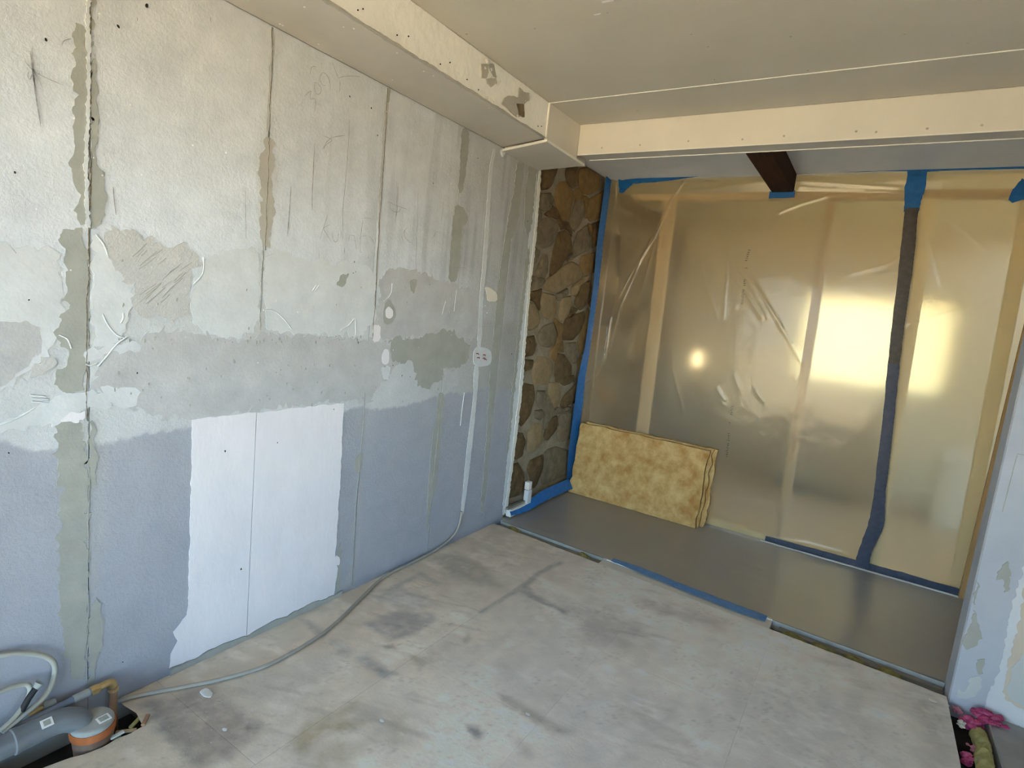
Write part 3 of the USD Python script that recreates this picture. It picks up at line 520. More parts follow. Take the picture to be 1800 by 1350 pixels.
for i, (u, v, s) in enumerate(((856, 108, .016), (862, 122, .011), (864, 136, .009), (874, 147, .010), (864, 180, .012), (855, 172, .009), (908, 204, .011), (957, 243, .010), (848, 162, .007), (851, 120, .010), (878, 143, .006), (922, 178, .008))):
    p = at(u, v, 0, XB); m = trimesh.creation.icosphere(2, s); m.vertices *= np.array([.5, 1, .8]) * (1 + .5 * (meshkit.noise(m.vertices * 130 + i) - .5))[:, None]; m.apply_translation((p[0] + .004, p[1], min(p[2], ZC - s * .7)))
    obj('loose_flake', m, 'trim_white', bulk, smooth=True)
for u, v in ((628, 18), (637, 16), (717, 64), (697, 62), (773, 113), (790, 110), (840, 158), (820, 140), (951, 222), (945, 222)):
    p = at(u, v, 0, XB); obj('nail_hole', lathe([(0, 0), (.0026, 0), (.0026, .003), (0, .003)], (p[0] + .002, p[1], p[2]), (1, 0, 0), 8), 'dark_hole', bulk)
A = at(572, 3, 2, ZS); obj('torn_edge', ex2d(rough([(-1.3, ZS - .001), (2.86, ZS - .001), (2.86, ZS + .007), (-1.3, ZS + .010)], .0018, .015, 8), PB, -.004, .0085), 'plaster_tan', bulk)
for u, v in ((535, 12), (492, 42), (497, 44), (604, 47), (622, 50), (698, 93), (560, 77), (600, 104), (762, 133), (745, 125), (690, 140), (860, 190)):
    p = at(u, v, 2, ZS); obj('screw_head', lathe([(0, 0), (.004, 0), (.004, .002), (0, .002)], (p[0], p[1], ZS - .0014), n=8), 'board_edge', bulk)
corner = thing('corner_boxing', 'short boxed corner of plasterboard at the end of the bulkhead beside the beam', 'bulkhead')
ZL = 2.472
obj('bottom_board', trimesh.convex.convex_hull(np.array([(x, y, z) for z in (ZL, ZL + .0125) for x, y in ((.002, 2.955), (.384, 2.838), (.372, 3.345), (.002, 3.40))])), 'soffit_board', corner)
obj('side_board', bx((XB - .004, 2.866, ZL + .013), (XB + .0085, 3.2495, ZC - .001), .001), 'board', corner)
obj('edge_strip', trimesh.convex.convex_hull(np.array([(x, y, z) for z in (ZL - .0006, ZL + .0126) for x, y in ((.383, 2.839), (.3865, 2.836), (.3745, 3.346), (.371, 3.346))])), 'board_edge', corner)
obj('edge_strip', trimesh.convex.convex_hull(np.array([(x, y, z) for z in (ZL - .0006, ZL + .0126) for x, y in ((.003, 2.951), (.003, 2.956), (.386, 2.839), (.386, 2.834))])), 'board_edge', corner)
obj('edge_strip', bx((XB - .002, 2.862, ZL + .012), (XB + .0095, 2.870, ZC - .001), .001), 'board_edge', corner)
obj('packing', bx((.01, 2.97, ZL + .013), (XB - .005, 3.40, ZC)), 'soffit_board', corner)
m = trimesh.creation.icosphere(2, .02); m.vertices *= np.array([.5, 1, 1.4]) * (1 + .6 * (meshkit.noise(m.vertices * 60) - .5))[:, None]; p = at(884, 264, 0, .004); m.apply_translation((.004, p[1], p[2] - .012)); obj('filler_drip', m, 'plaster_light', corner, smooth=True)
beam = thing('ceiling_beam', 'dropped plasterboard-clad beam spanning the room in front of the sheeted wall', 'beam')
YB, ZB = 3.25, 2.512
obj('face_board', bx((XB + .009, YB, ZB), (5.2, YB + .0125, ZC), .0012), 'board', beam)
obj('bottom_board', bx((XB + .009, YB + .013, ZB + .006), (5.2, 3.39, ZB + .018), .0012), 'soffit_board', beam)
obj('edge_lip', bx((XB + .009, YB - .0015, ZB - .002), (5.2, YB + .006, ZB + .003), .0008), 'board_edge', beam)
obj('edge_lip', bx((XB + .03, 3.385, ZB + .002), (5.2, 3.394, ZB + .018), .0008), 'board_edge', beam)
obj('core', bx((XB + .02, YB + .013, ZB + .019), (5.2, 3.385, ZC + .01)), 'soffit_board', beam)
for u, v in ((1058, 260), (1125, 255), (1210, 248), (1305, 245), (1378, 239), (1540, 232), (1630, 226), (1726, 220), (1505, 231)):
    p = at(u, v, 1, YB); obj('screw_head', lathe([(0, 0), (.0055, 0), (.005, .0015), (0, .002)], (p[0], YB - .0005, p[2]), (0, -1, 0), 10), 'plaster_tan', beam)

# ------------------------------------------------------------------ niche: stone wall, floor, ceiling, side wall
YP, YF = 4.60, 6.55
stone = thing('wall_niche', 'rubble stone wall with pale mortar between patched wall and plastic sheet', kind='structure')
obj('mortar', bx((-.2, WEND + .001, -.13), (-.022, YF, ZC + .02)), 'mortar', stone)
c1 = lambda *p: c3((850, 240), 6, p); c2 = lambda *p: c3((850, 440), 6, p); cc = lambda *p: c3((850, 660), 4.82, p)
SB, ST, SO, SG = 'stone_brown', 'stone_tan', 'stone_orange', 'stone_grey'
stones = [(c1((630, 330), (790, 330), (770, 400), (700, 550), (620, 565), (610, 500)), SB), (c1((800, 480), (870, 470), (950, 570), (960, 640), (930, 760), (910, 890), (850, 900), (790, 810), (755, 680), (770, 560)), SO),
 (c1((880, 330), (1000, 320), (1005, 520), (950, 545), (890, 500), (870, 400)), SB), (c1((605, 600), (720, 595), (745, 660), (730, 750), (640, 790), (585, 750)), SG), (c1((640, 860), (700, 850), (790, 900), (805, 970), (770, 1080), (720, 1150), (630, 1190), (560, 1100), (555, 960)), SG),
 (c1((800, 1010), (870, 985), (930, 1040), (950, 1200), (880, 1290), (840, 1350), (760, 1450), (700, 1500), (715, 1350), (740, 1200)), SB), (c1((990, 640), (1060, 680), (1075, 800), (1010, 950), (960, 1010), (920, 950), (920, 860), (960, 740)), SG),
 (c1((1015, 330), (1120, 320), (1240, 400), (1230, 560), (1120, 620), (1040, 600), (1010, 530)), SO), (c1((1120, 660), (1290, 560), (1280, 700), (1240, 860), (1120, 900), (1100, 800)), SO), (c1((1000, 1010), (1100, 930), (1130, 1050), (1130, 1190), (1030, 1240), (950, 1290), (960, 1120)), SG),
 (c1((1150, 920), (1260, 880), (1230, 1130), (1150, 1180)), SB), (c1((640, 1240), (680, 1250), (680, 1400), (660, 1480), (560, 1500), (560, 1420), (610, 1300)), SG), (c1((530, 1150), (600, 1200), (590, 1260), (540, 1350), (510, 1330)), SG),
 (c2((700, 280), (820, 180), (930, 110), (1020, 160), (1040, 290), (940, 360), (830, 420), (770, 450), (640, 420), (620, 340)), ST), (c2((1040, 60), (1180, 20), (1160, 240), (1060, 260), (1020, 150)), SO), (c2((520, 270), (650, 300), (660, 330), (600, 400), (510, 420), (505, 320)), SG),
 (c2((620, 440), (750, 470), (790, 560), (770, 690), (700, 740), (630, 690), (600, 560)), ST), (c2((820, 500), (930, 480), (940, 560), (900, 680), (830, 760), (790, 710), (810, 600)), ST), (c2((1040, 340), (1140, 320), (1135, 440), (1100, 560), (1030, 640), (960, 560), (1010, 440)), SB),
 (c2((460, 530), (540, 560), (600, 670), (590, 800), (500, 850), (445, 840), (450, 650)), ST), (c2((640, 800), (740, 760), (780, 870), (770, 980), (700, 1030), (610, 1010), (570, 900)), SG), (c2((870, 720), (960, 680), (1080, 640), (1070, 740), (1010, 880), (950, 950), (840, 950), (830, 850)), SB),
 (c2((440, 920), (540, 900), (560, 1000), (520, 1110), (430, 1130)), SB), (c2((850, 980), (980, 970), (1010, 1060), (980, 1200), (940, 1180), (880, 1080)), SG), (c2((440, 1150), (530, 1160), (510, 1250), (400, 1290)), SB),
 (c2((540, 1190), (590, 1120), (680, 1130), (740, 1180), (730, 1300), (690, 1420), (540, 1420), (510, 1300)), ST), (c2((780, 1080), (860, 1100), (930, 1200), (940, 1300), (870, 1400), (770, 1400), (750, 1280)), SB), (c2((920, 590), (1000, 620), (960, 670), (900, 700), (890, 660)), SB),
 (cc((330, 60), (430, 80), (440, 200), (400, 330), (330, 440), (290, 400), (285, 230)), SB), (cc((455, 130), (530, 130), (525, 270), (480, 280), (450, 220)), SG), (cc((560, 60), (640, 60), (655, 150), (630, 270), (580, 290), (550, 220)), ST), (cc((680, 180), (800, 60), (790, 200), (690, 280), (650, 260)), SB),
 (cc((380, 480), (440, 400), (500, 410), (500, 570), (430, 650), (370, 650)), ST), (cc((545, 370), (630, 340), (625, 450), (540, 560), (515, 520)), SB), (cc((640, 340), (760, 300), (740, 540), (640, 570), (625, 480)), SG), (cc((255, 480), (340, 490), (360, 560), (330, 690), (270, 720), (240, 620)), SB),
 (cc((400, 720), (510, 670), (505, 780), (440, 960), (400, 950), (400, 860), (370, 800)), SB), (cc((520, 640), (620, 600), (740, 640), (760, 700), (740, 840), (500, 940), (490, 880), (510, 760)), SG), (cc((215, 760), (300, 740), (345, 830), (350, 930), (330, 1010), (200, 1050)), SB), (cc((440, 300), (500, 290), (520, 340), (480, 380), (440, 360)), SG),
 (cc((640, 0), (770, 0), (770, 50), (690, 90), (650, 60)), SB)]
def stone_mesh(poly, h, x0, seed):
    p = poly.buffer(.004, join_style='mitre').buffer(-.004).buffer(.003)
    if p.is_empty: return None
    if hasattr(p, 'geoms'): p = max(p.geoms, key=lambda g: g.area)
    n = 22; d = np.linspace(0, p.exterior.length, n, endpoint=False); ring = np.array([p.exterior.interpolate(t).coords[0] for t in d]); c = np.array(p.centroid.coords[0])
    r_ = np.random.default_rng(seed); V = [np.c_[np.full(n, x0 - .03), ring], np.c_[np.full(n, x0 + h * .25), ring + (c - ring) * .02]]
    for s, hh in ((.14, .75), (.5, 1.0)): V.append(np.c_[x0 + h * (hh + r_.uniform(-.16, .16, n)), ring + (c - ring) * s])
    V.append(np.r_[x0 + h, c][None]); V = np.vstack(V); F = []
    for q in range(3):
        for j in range(n):
            kx = (j + 1) % n; F += [[q * n + j, q * n + kx, (q + 1) * n + kx], [q * n + j, (q + 1) * n + kx, (q + 1) * n + j]]
    for j in range(n): F.append([3 * n + j, 3 * n + (j + 1) % n, 4 * n])
    m = trimesh.Trimesh(V, F, process=False); m.fix_normals(); return m
done = []
for i, (pts, mt) in enumerate(stones):
    pl = Polygon([at(u, v, 0, -.012)[1:] for u, v in pts]).buffer(0); pl = pl.intersection(sbox(WEND + .005, .03, 9, ZC - .005))
    m = stone_mesh(pl, .024, -.024, i)
    if m is not None: obj('stone', m, mt, stone, smooth=35); done.append(pl)
done = unary_union(done).buffer(.012)
# the courses that go on behind the plastic sheet and fill between
from scipy.spatial import Voronoi
r_ = np.random.default_rng(3); pts = []
while len(pts) < 150:
    q = np.array([r_.uniform(WEND - .2, YF + .2), r_.uniform(-.2, ZC + .2)])
    if all(np.hypot(*((q - o) * np.array([1, .75]))) > .135 for o in pts): pts.append(q)
    elif r_.uniform() < .002: break
vor = Voronoi(np.array(pts)); nst = 0
for ri in vor.point_region:
    reg = vor.regions[ri]
    if -1 in reg or not reg: continue
    pl = Polygon(vor.vertices[reg]).intersection(sbox(WEND + .01, .03, YF - .01, ZC - .01)).buffer(-.016)
    if pl.is_empty: continue
    pl = pl.difference(done)
    if hasattr(pl, 'geoms'): pl = max(pl.geoms, key=lambda g: g.area) if len(pl.geoms) else Polygon()
    pl = pl.buffer(-.008).buffer(.008) if not pl.is_empty else pl
    if hasattr(pl, 'geoms'): pl = max(pl.geoms, key=lambda g: g.area) if len(pl.geoms) else Polygon()
    if pl.is_empty or pl.area < .0025: continue
    m = stone_mesh(pl, .022, -.024, 500 + nst); nst += 1
    if m is not None: obj('stone', m, [SB, SG, ST, SB, SG, SO][nst % 6], stone, smooth=35)
nf = thing('floor_niche', 'grey screed floor of the niche under dull plastic film', kind='structure')
def niche_edge(x): return 3.405 - .036 * x
obj('screed', trimesh.convex.convex_hull(np.array([(x, y, z) for z in (-.05, -.004) for x, y in ((-.02, niche_edge(0)), (2.95, niche_edge(2.95)), (2.95, YP + .02), (-.02, YP + .02))])), 'screed', nf)
obj('far_boards', bx((-.02, YP + .021, -.05), (6.5, YF, -.004)), 'far_floor', nf)
fc = thing('ceiling_far', 'ochre ceiling of the far room with an added unseen rooflight opening', kind='structure')
RX0, RX1, RY0, RY1 = 3.3, 4.5, 5.0, 6.4  # unseen roof opening, added so sun brightens the room behind the sheet
for lo, hi in (((-.02, YP + .03), (RX0, YF)), ((RX1, YP + .03), (6.5, YF)), ((RX0, YP + .03), (RX1, RY0)), ((RX0, RY1), (RX1, YF))): obj('ceiling_board', bx((*lo, ZC), (*hi, ZC + .0125)), 'far_wall', fc)
nc = obj('ceiling_niche', bx((-.02, 3.39, ZC), (6.5, YP + .03, ZC + .0125)), 'niche_ceiling', kind='structure', label='bluish white ceiling strip behind the beam')

# right-hand wall end: plastered jamb
jamb = thing('wall_right', 'pale blue plastered wall end with scraped patches right of the niche', kind='structure')
YJ = 3.168
obj('plaster_core', bx((2.628, YJ, -.085), (6.7, YJ + .15, ZC), .006), 'jamb_paint', jamb)
obj('inner_side', bx((2.90, YJ + .151, -.05), (3.0, 4.70, ZC)), 'jamb_paint', jamb)
PJ = (np.array([0, YJ, 0]), np.array([1., 0, 0]), np.array([0, 0, 1.]), np.array([0, -1., 0]))
JW = lambda pts: [at(u, v, 1, YJ)[[0, 2]] for u, v in pts]
j8 = lambda *p: c3((1300, 950), 3.376, p)
def jpatch(pts, mat, h, seed, label=None):
    A = np.array(JW(pts)); B = np.roll(A, -1, 0); q = np.stack([A * .85 + B * .15, A * .15 + B * .85], 1).reshape(-1, 2)
    obj('plaster_patch', ex2d(rough(q, .0030, .006, seed), PJ, -.002, h), mat, jamb, label=label)
jpatch([(1727, 1243), (1760, 1170), (1775, 1080), (1810, 960), (1850, 850), (1950, 850), (1950, 1350), (1860, 1300), (1800, 1280), (1760, 1266)], 'jamb_white', .0015, 1)
jpatch([(1760, 1225), (1775, 1150), (1790, 1100), (1805, 1000), (1840, 900), (1950, 900), (1950, 1300), (1850, 1260), (1800, 1248)], 'jamb_peach', .003, 2)
jpatch([(1768, 1225), (1780, 1170), (1800, 1150), (1880, 1120), (1950, 1150), (1950, 1290), (1850, 1256), (1800, 1242)], 'jamb_grey', .0045, 3)
jpatch(j8((1540, 180), (1590, 130), (1610, 150), (1600, 300), (1570, 320), (1570, 235), (1530, 230)), 'plaster_dark', .003, 4)
jpatch(j8((1395, 400), (1410, 470), (1450, 570), (1400, 620), (1340, 650), (1320, 600), (1360, 540), (1380, 460)), 'plaster_dark', .003, 5)
jpatch(j8((1400, 720), (1460, 700), (1440, 790), (1410, 790)), 'plaster_dark', .003, 6)
jpatch(j8((1340, 900), (1370, 820), (1440, 800), (1430, 880), (1380, 930), (1290, 940), (1290, 880)), 'jamb_grey', .003, 7)
jpatch(j8((1415, 240), (1425, 240), (1405, 360), (1395, 390), (1390, 320)), 'plaster_dark', .003, 8)
for q in ([(1788, 798), (1803, 800), (1830, 803)], [(1788, 800), (1780, 830), (1762, 900)]):
    obj('hairline_crack', ex2d(strip(JW(q), .003), PJ, -.002, .0012), 'plaster_dark', jamb)

# the room behind the sheet, blurred by it, and the rest of this room behind the camera
fw = thing('wall_far', 'ochre far wall with a curtained window, blurred behind the plastic sheet', kind='structure')
WX0, WX1, WZ0, WZ1 = 1.34, 2.76, 1.06, 2.06
for lo, hi in (((-.2, YF, -.1), (WX0, YF + .2, ZC)), ((WX1, YF, -.1), (6.7, YF + .2, ZC)), ((WX0, YF, -.1), (WX1, YF + .2, WZ0)), ((WX0, YF, WZ1), (WX1, YF + .2, ZC))):
    obj('wall_piece', bx(lo, hi), 'far_wall', fw)
w1 = thing('window_1', 'bright yellow-curtained window glowing through the plastic sheet', kind='structure')
obj('window_frame', cat(bx((WX0, YF + .08, WZ0), (WX1, YF + .13, WZ0 + .06)), bx((WX0, YF + .08, WZ1 - .06), (WX1, YF + .13, WZ1)), bx((WX0, YF + .08, WZ0), (WX0 + .06, YF + .13, WZ1)), bx((WX1 - .06, YF + .08, WZ0), (WX1, YF + .13, WZ1))), 'frame_white', w1)
obj('pane', bx((WX0 + .06, YF + .10, WZ0 + .06), (WX1 - .06, YF + .104, WZ1 - .06)), 'window_glass', w1)
a, b, F, loop = grid(WX0 + .005, WX1 - .005, WZ0 - .05, WZ1 - .01, .02)
obj('curtain', (np.c_[a, YF + .03 + .015 * np.sin(a * 70) + .008 * np.sin(a * 31 + b), b], F), 'curtain_cloth', smooth=True, label='thin yellow curtain across the far window, glowing behind the sheet', cat='curtain')
p = at(1680, 905, 1, 6.2)
sb = thing('storage_box', 'white box standing low behind the right end of the plastic sheet', 'box')
obj('box_body', bx((p[0] - .16, 5.9, -.004), (p[0] + .24, 6.3, .62), .01), 'white_box', sb); obj('box_lid', bx((p[0] - .17, 5.89, .62), (p[0] + .25, 6.31, .66), .01), 'white_box', sb)
cb = thing('sideboard', 'dark low sideboard blurred behind the middle of the plastic sheet', 'cabinet')
obj('cabinet_body', bx((1.35, 6.0, .08), (2.25, 6.45, .78), .01), 'far_dark', cb)
for i in range(2): obj('door', bx((1.37 + i * .44, 5.985, .11), (1.79 + i * .44, 6.0, .75), .004), 'far_dark', cb)
for sx in (1.4, 2.16):
    for sy in (6.04, 6.36): obj('leg', bx((sx, sy, -.004), (sx + .05, sy + .05, .08)), 'far_dark', cb)
p = at(1210, 632, 1, 6.2)
lp = thing('table_lamp', 'small lit lamp glowing behind the left part of the sheet', 'lamp')
st = thing('lamp_stand', 'slim dark stand under the glowing lamp behind the sheet', 'table')
obj('stand_top', bx((p[0] - .16, 6.04, .78), (p[0] + .16, 6.36, .81), .005), 'far_dark', st)
for sx in (-.14, .11):
    for sy in (6.06, 6.31): obj('leg', bx((p[0] + sx, sy, -.004), (p[0] + sx + .03, sy + .03, .78)), 'far_dark', st)
obj('lamp_base', lathe([(0, 0), (.06, 0), (.06, .015), (.012, .03), (.012, p[2] - .81 - .09), (0, p[2] - .81 - .09)], (p[0], 6.2, .81), n=20), 'brass', lp)
obj('shade', lathe([(.028, -.075), (.040, -.075), (.030, .075), (.022, .075), (.028, -.075)], (p[0], 6.2, p[2]), n=24), 'lamp_glow', lp)

wb = thing('wall_back', 'plain wall with wide glazing behind the camera', kind='structure')
BX0, BX1, BZ0, BZ1 = .12, 2.30, .08, 2.40; YK = -1.3
for lo, hi in (((-.2, YK - .2, -.1), (BX0, YK, ZC)), ((BX1, YK - .2, -.1), (5.3, YK, ZC)), ((BX0, YK - .2, BZ1), (BX1, YK, ZC)), ((BX0, YK - .2, -.1), (BX1, YK, BZ0))):
    obj('wall_piece', bx(lo, hi), 'jamb_paint', wb)
ws = thing('wall_side', 'plain wall with a window, outside the picture on the right', kind='structure')
SY0, SY1, SZ0, SZ1 = -.9, 1.1, .85, 2.2; XS = 5.2
for lo, hi in (((XS, -1.5, -.1), (XS + .2, SY0, ZC)), ((XS, SY1, -.1), (XS + .2, 3.4, ZC)), ((XS, SY0, -.1), (XS + .2, SY1, SZ0)), ((XS, SY0, SZ1), (XS + .2, SY1, ZC))):
    obj('wall_piece', bx(lo, hi), 'jamb_paint', ws)
def window(n, o, ax, w, z0, z1, label):
    W = thing(f'window_{n}', label, kind='structure')
    def bar(u0, u1, v0, v1, d0, d1):
        lo, hi = (np.array([u0, d0, v0]), np.array([u1, d1, v1])) if ax == 0 else (np.array([d0, u0, v0]), np.array([d1, u1, v1]))
        return bx(np.minimum(lo, hi) + o, np.maximum(lo, hi) + o)
    obj('window_frame', cat(bar(0, w, z0, z0 + .06, .06, .12), bar(0, w, z1 - .06, z1, .06, .12), bar(0, .05, z0, z1, .06, .12), bar(w - .05, w, z0, z1, .06, .12)), 'frame_white', W)
    obj('pane', bar(.05, w - .05, z0 + .06, z1 - .06, .088, .092), 'window_glass', W)
for i in range(2): window(2 + i, np.array([BX0 + i * (BX1 - BX0) / 2, YK - .2, 0]), 0, (BX1 - BX0) / 2, BZ0, BZ1, 'glazed patio door behind the camera')
for i in range(2): window(4 + i, np.array([XS, SY0 + i * (SY1 - SY0) / 2, 0]), 1, (SY1 - SY0) / 2, SZ0, SZ1, 'window outside the picture on the right')
fs = thing('wall_far_side', 'side wall of the far room with an added second window', kind='structure')
XF = 6.5
for lo, hi in (((XF, 3.32, -.1), (XF + .2, 4.75, ZC)), ((XF, 6.35, -.1), (XF + .2, YF + .2, ZC)), ((XF, 4.75, -.1), (XF + .2, 6.35, .35)), ((XF, 4.75, 2.25), (XF + .2, 6.35, ZC))): obj('wall_piece', bx(lo, hi), 'far_wall', fs)
w5 = thing('window_6', 'clear unseen side window added to light the far room', kind='structure')  # out of view, added to bring more daylight into the far room
obj('window_frame', cat(bx((XF + .1, 4.75, .35), (XF + .15, 6.35, .41)), bx((XF + .1, 4.75, 2.19), (XF + .15, 6.35, 2.25)), bx((XF + .1, 4.75, .35), (XF + .15, 4.81, 2.25)), bx((XF + .1, 6.29, .35), (XF + .15, 6.35, 2.25))), 'frame_white', w5)
obj('pane', bx((XF + .123, 4.81, .41), (XF + .127, 6.29, 2.19)), 'window_glass', w5)
obj('ground', bx((-60, -60, -.4), (60, 60, -.25)), 'earth_outside', kind='structure', label='sunlit earth outside the house')

# ------------------------------------------------------------------ timber frame and plastic sheet
fr = thing('stud_frame', 'pale timber stud frame standing behind the clear plastic sheet', 'frame')
YS = YP + .006
def stud(x0t, x1t, x0b, x1b, z0, z1, mat, d=.075):
    obj('stud', trimesh.convex.convex_hull(np.array([(x, y, z) for y in (YS, YS + d) for x, z in ((x0t, z1), (x1t, z1), (x0b, z0), (x1b, z0))])), mat, fr)
stud(.475, .555, .515, .595, .04, 2.52, 'stud_wood'); stud(1.645, 1.705, 1.685, 1.745, .04, 2.52, 'stud_wood'); stud(2.195, 2.285, 2.27, 2.36, .04, 2.52, 'stud_pale')
stud(2.70, 2.775, 2.76, 2.83, .04, 2.52, 'stud_pale', .06)
obj('header', bx((.20, YS - .002, 2.52), (2.88, YS + .06, 2.572), .002), 'stud_wood', fr)
obj('bottom_plate', bx((.03, YS - .002, -.004), (2.88, YS + .06, .04), .002), 'stud_pale', fr)
bt = obj('edge_batten', trimesh.convex.convex_hull(np.array([(x, y, z) for y in (YP - .055, YP - .026) for x, z in ((2.835, 2.68), (2.897, 2.68), (2.800, .0), (2.897, .0))])), 'batten_wood', label='orange-brown batten closing the right edge of the plastic sheet', cat='batten')
left_pts = [at(u, v, 0, .022) for u, v in ((1071, 314), (1064, 360), (1055, 430), (1048, 500), (1040, 560), (1033, 610), (1024, 660), (1017, 720), (1008, 790), (1003, 845))]
def sheet_y(x, z):
    zt = np.array([p[2] for p in left_pts]); yt = np.array([p[1] for p in left_pts]); o = np.argsort(zt)
    y = YP - .004 - np.clip((.062 - x) / .05, 0, 1) * (YP - .045 - np.interp(z, zt[o], yt[o])) - .012 * np.clip((z - 2.57) / .06, 0, 1) * np.clip((2.69 - z) / .04, 0, 1)
    P = np.c_[x, z, x * 0]
    y = y - (meshkit.fbm(P * np.array([5, 2.2, 1]), 3, 12) - .45) * .010 * np.clip((.50 - x) / .2, .22, 1)
    creases = [([(1205, 318), (1185, 345), (1150, 420), (1110, 480), (1085, 530)], 9), ([(1180, 350), (1130, 450), (1090, 540), (1070, 620)], 8), ([(1075, 330), (1092, 420), (1088, 500), (1072, 570), (1062, 640)], 8),
        ([(1035, 672), (1052, 655), (1066, 620), (1072, 560)], 10), ([(1035, 672), (1050, 690), (1061, 712)], 9), ([(1232, 306), (1285, 318), (1240, 321)], 8), ([(1200, 337), (1250, 333), (1300, 325)], 7), ([(1305, 327), (1330, 321), (1395, 318)], 7), ([(1372, 373), (1410, 358), (1455, 345)], 12), ([(1400, 306), (1450, 311), (1480, 308)], 7), ([(1400, 318), (1500, 326), (1580, 331)], 7), ([(1405, 330), (1500, 335), (1592, 337)], 6),
        ([(1281, 400), (1276, 500), (1272, 560)], 4), ([(1270, 415), (1295, 490), (1340, 560)], 6), ([(1300, 470), (1330, 520), (1350, 560)], 6), ([(1325, 500), (1365, 560), (1410, 640)], 7), ([(1225, 420), (1240, 500), (1262, 560)], 4), ([(1205, 410), (1218, 520)], 4), ([(1150, 430), (1120, 540)], 6),
        ([(1615, 365), (1635, 430), (1655, 500)], 6), ([(1665, 385), (1700, 410), (1735, 442)], 7), ([(1600, 570), (1660, 552), (1700, 542), (1745, 520)], 5), ([(1500, 480), (1560, 465), (1620, 430)], 4), ([(1628, 300), (1660, 308), (1790, 305)], 7), ([(1625, 318), (1655, 300)], 6),
        ([(1260, 682), (1268, 696), (1274, 703)], 9), ([(1268, 706), (1272, 712)], 8), ([(1328, 688), (1342, 706)], 6), ([(1400, 950), (1480, 970)], 5), ([(1350, 944), (1420, 955), (1490, 975)], 7), ([(1290, 660), (1300, 685)], 5), ([(1180, 640), (1200, 720)], 4)]
    for line, hgt in creases:
        L = np.array([at(u, v, 1, YP)[[0, 2]] for u, v in line]); d = np.full(len(x), 9.); 
        for A, B in zip(L[:-1], L[1:]):
            ab = B - A; t = np.clip(((x - A[0]) * ab[0] + (z - A[1]) * ab[1]) / (ab @ ab), 0, 1); d = np.minimum(d, np.hypot(x - A[0] - t * ab[0], z - A[1] - t * ab[1]))
        y = y - hgt * .00055 * np.exp(-np.abs(d) / .010)
    return y
a, b, F, loop = grid(.012, 2.84, .0, ZC - .004, .0085)
sh = obj('plastic_sheet', (np.c_[a, sheet_y(a, b), b], F[:, ::-1]), 'sheet_film', smooth=True, label='large clear plastic sheet taped over the whole far opening', cat='plastic sheet')
sh = thing('sheet_print', 'tiny faded print running down the plastic sheet', 'print')
r_ = np.random.default_rng(4)
for (u0, v0, u1, v1) in ((1317, 438, 1311, 460), (1312, 470, 1311, 473), (1309, 490, 1308, 503), (1307, 508, 1304, 536), (1287, 712, 1285, 730), (1283, 742, 1282, 745), (1282, 761, 1280, 776), (1280, 778, 1277, 804)):
    n = max(1, int(abs(v1 - v0) / 3.2)); marks = []
    for i in range(n):
        t = (i + .5) / n; p = at(u0 + (u1 - u0) * t, v0 + (v1 - v0) * t, 1, YP - .018); w, hh = .022, .0075
        for s in range(3):
            o = r_.uniform(-.008, .008); marks.append(bx((p[0] + o - .0015, p[1] - .0004, p[2] - hh / 2), (p[0] + o + .0015, p[1], p[2] + hh / 2)))
        o = r_.choice([-.003, .003]); marks.append(bx((p[0] - w / 2.4, p[1] - .0004, p[2] + o - .001), (p[0] + w / 2.4, p[1], p[2] + o + .001)))
    obj('printed_word', cat(*marks), 'ink', sh)

# ------------------------------------------------------------------ tapes
def ribbon(pts, widths, nrm, seed, side=None, n=6, thick=.0006, wob=.0012):
    """A strip of tape along points of a surface, slightly uneven at its edges."""
    P = catmull(pts, n); W = np.interp(np.linspace(0, 1, len(P)), np.linspace(0, 1, len(widths)), widths); r_ = np.random.default_rng(seed)
    T_ = np.gradient(P, axis=0); T_ /= np.linalg.norm(T_, axis=1)[:, None]; N_ = np.broadcast_to(np.asarray(nrm, float), P.shape); S = np.cross(N_, T_); S /= np.linalg.norm(S, axis=1)[:, None]
    rows = []
    for q, lift in ((-1, 0), (-.35, .0010), (.35, .0012), (1, 0)):
        rows.append(P + S * (W / 2 * q + r_.normal(0, wob, len(P)))[:, None] + N_ * (thick + lift + np.abs(r_.normal(0, .0007, len(P))))[:, None])
    V = np.stack(rows, 1); m, c = V.shape[:2]; top = V.reshape(-1, 3); I = np.arange(m * c).reshape(m, c)
    F = np.stack([I[:-1, :-1], I[1:, :-1], I[1:, 1:], I[:-1, 1:]], -1).reshape(-1, 4); F = np.vstack([F[:, [0, 1, 2]], F[:, [0, 2, 3]]])
    loop = np.concatenate([I[:, 0], I[-1, 1:], I[-2::-1, -1], I[0, -2:0:-1]])
    v, f = slab_from(top, F, loop, -np.asarray(nrm, float) * thick); m = trimesh.Trimesh(v, f, process=False); m.fix_normals(); return m
def wpt(u, v, x=.004): return at(u, v, 0, x)
def spt(u, v, y=YP - .030): return at(u, v, 1, y)
obj('painters_tape', ribbon(left_pts, [.13, .13, .13, .12, .11, .12, .16, .20, .19, .16], (1, 0, 0), 1), 'tape_blue', label="long vertical strip of blue painter's tape down the stone wall", cat='tape', smooth=True)
obj('painters_tape', ribbon([spt(1094, 320, YP - .032), spt(1150, 315, YP - .032), spt(1237, 305, YP - .032)], [0.03, 0.045, 0.05, 0.035], (0, -1, 0), 2), 'tape_blue', label="blue tape along the ceiling line nearest the stone wall, left of the dark beam", cat='tape', smooth=True)
obj('painters_tape', ribbon([spt(1100, 319, YP - .04), spt(1096, 328, YP - .045), spt(1092, 339, YP - .045)], [.14, .09, .03], (0, -1, 0), 3), 'tape_blue', label='torn blue tape tab hanging at the top left corner of the sheet', cat='tape', smooth=True)
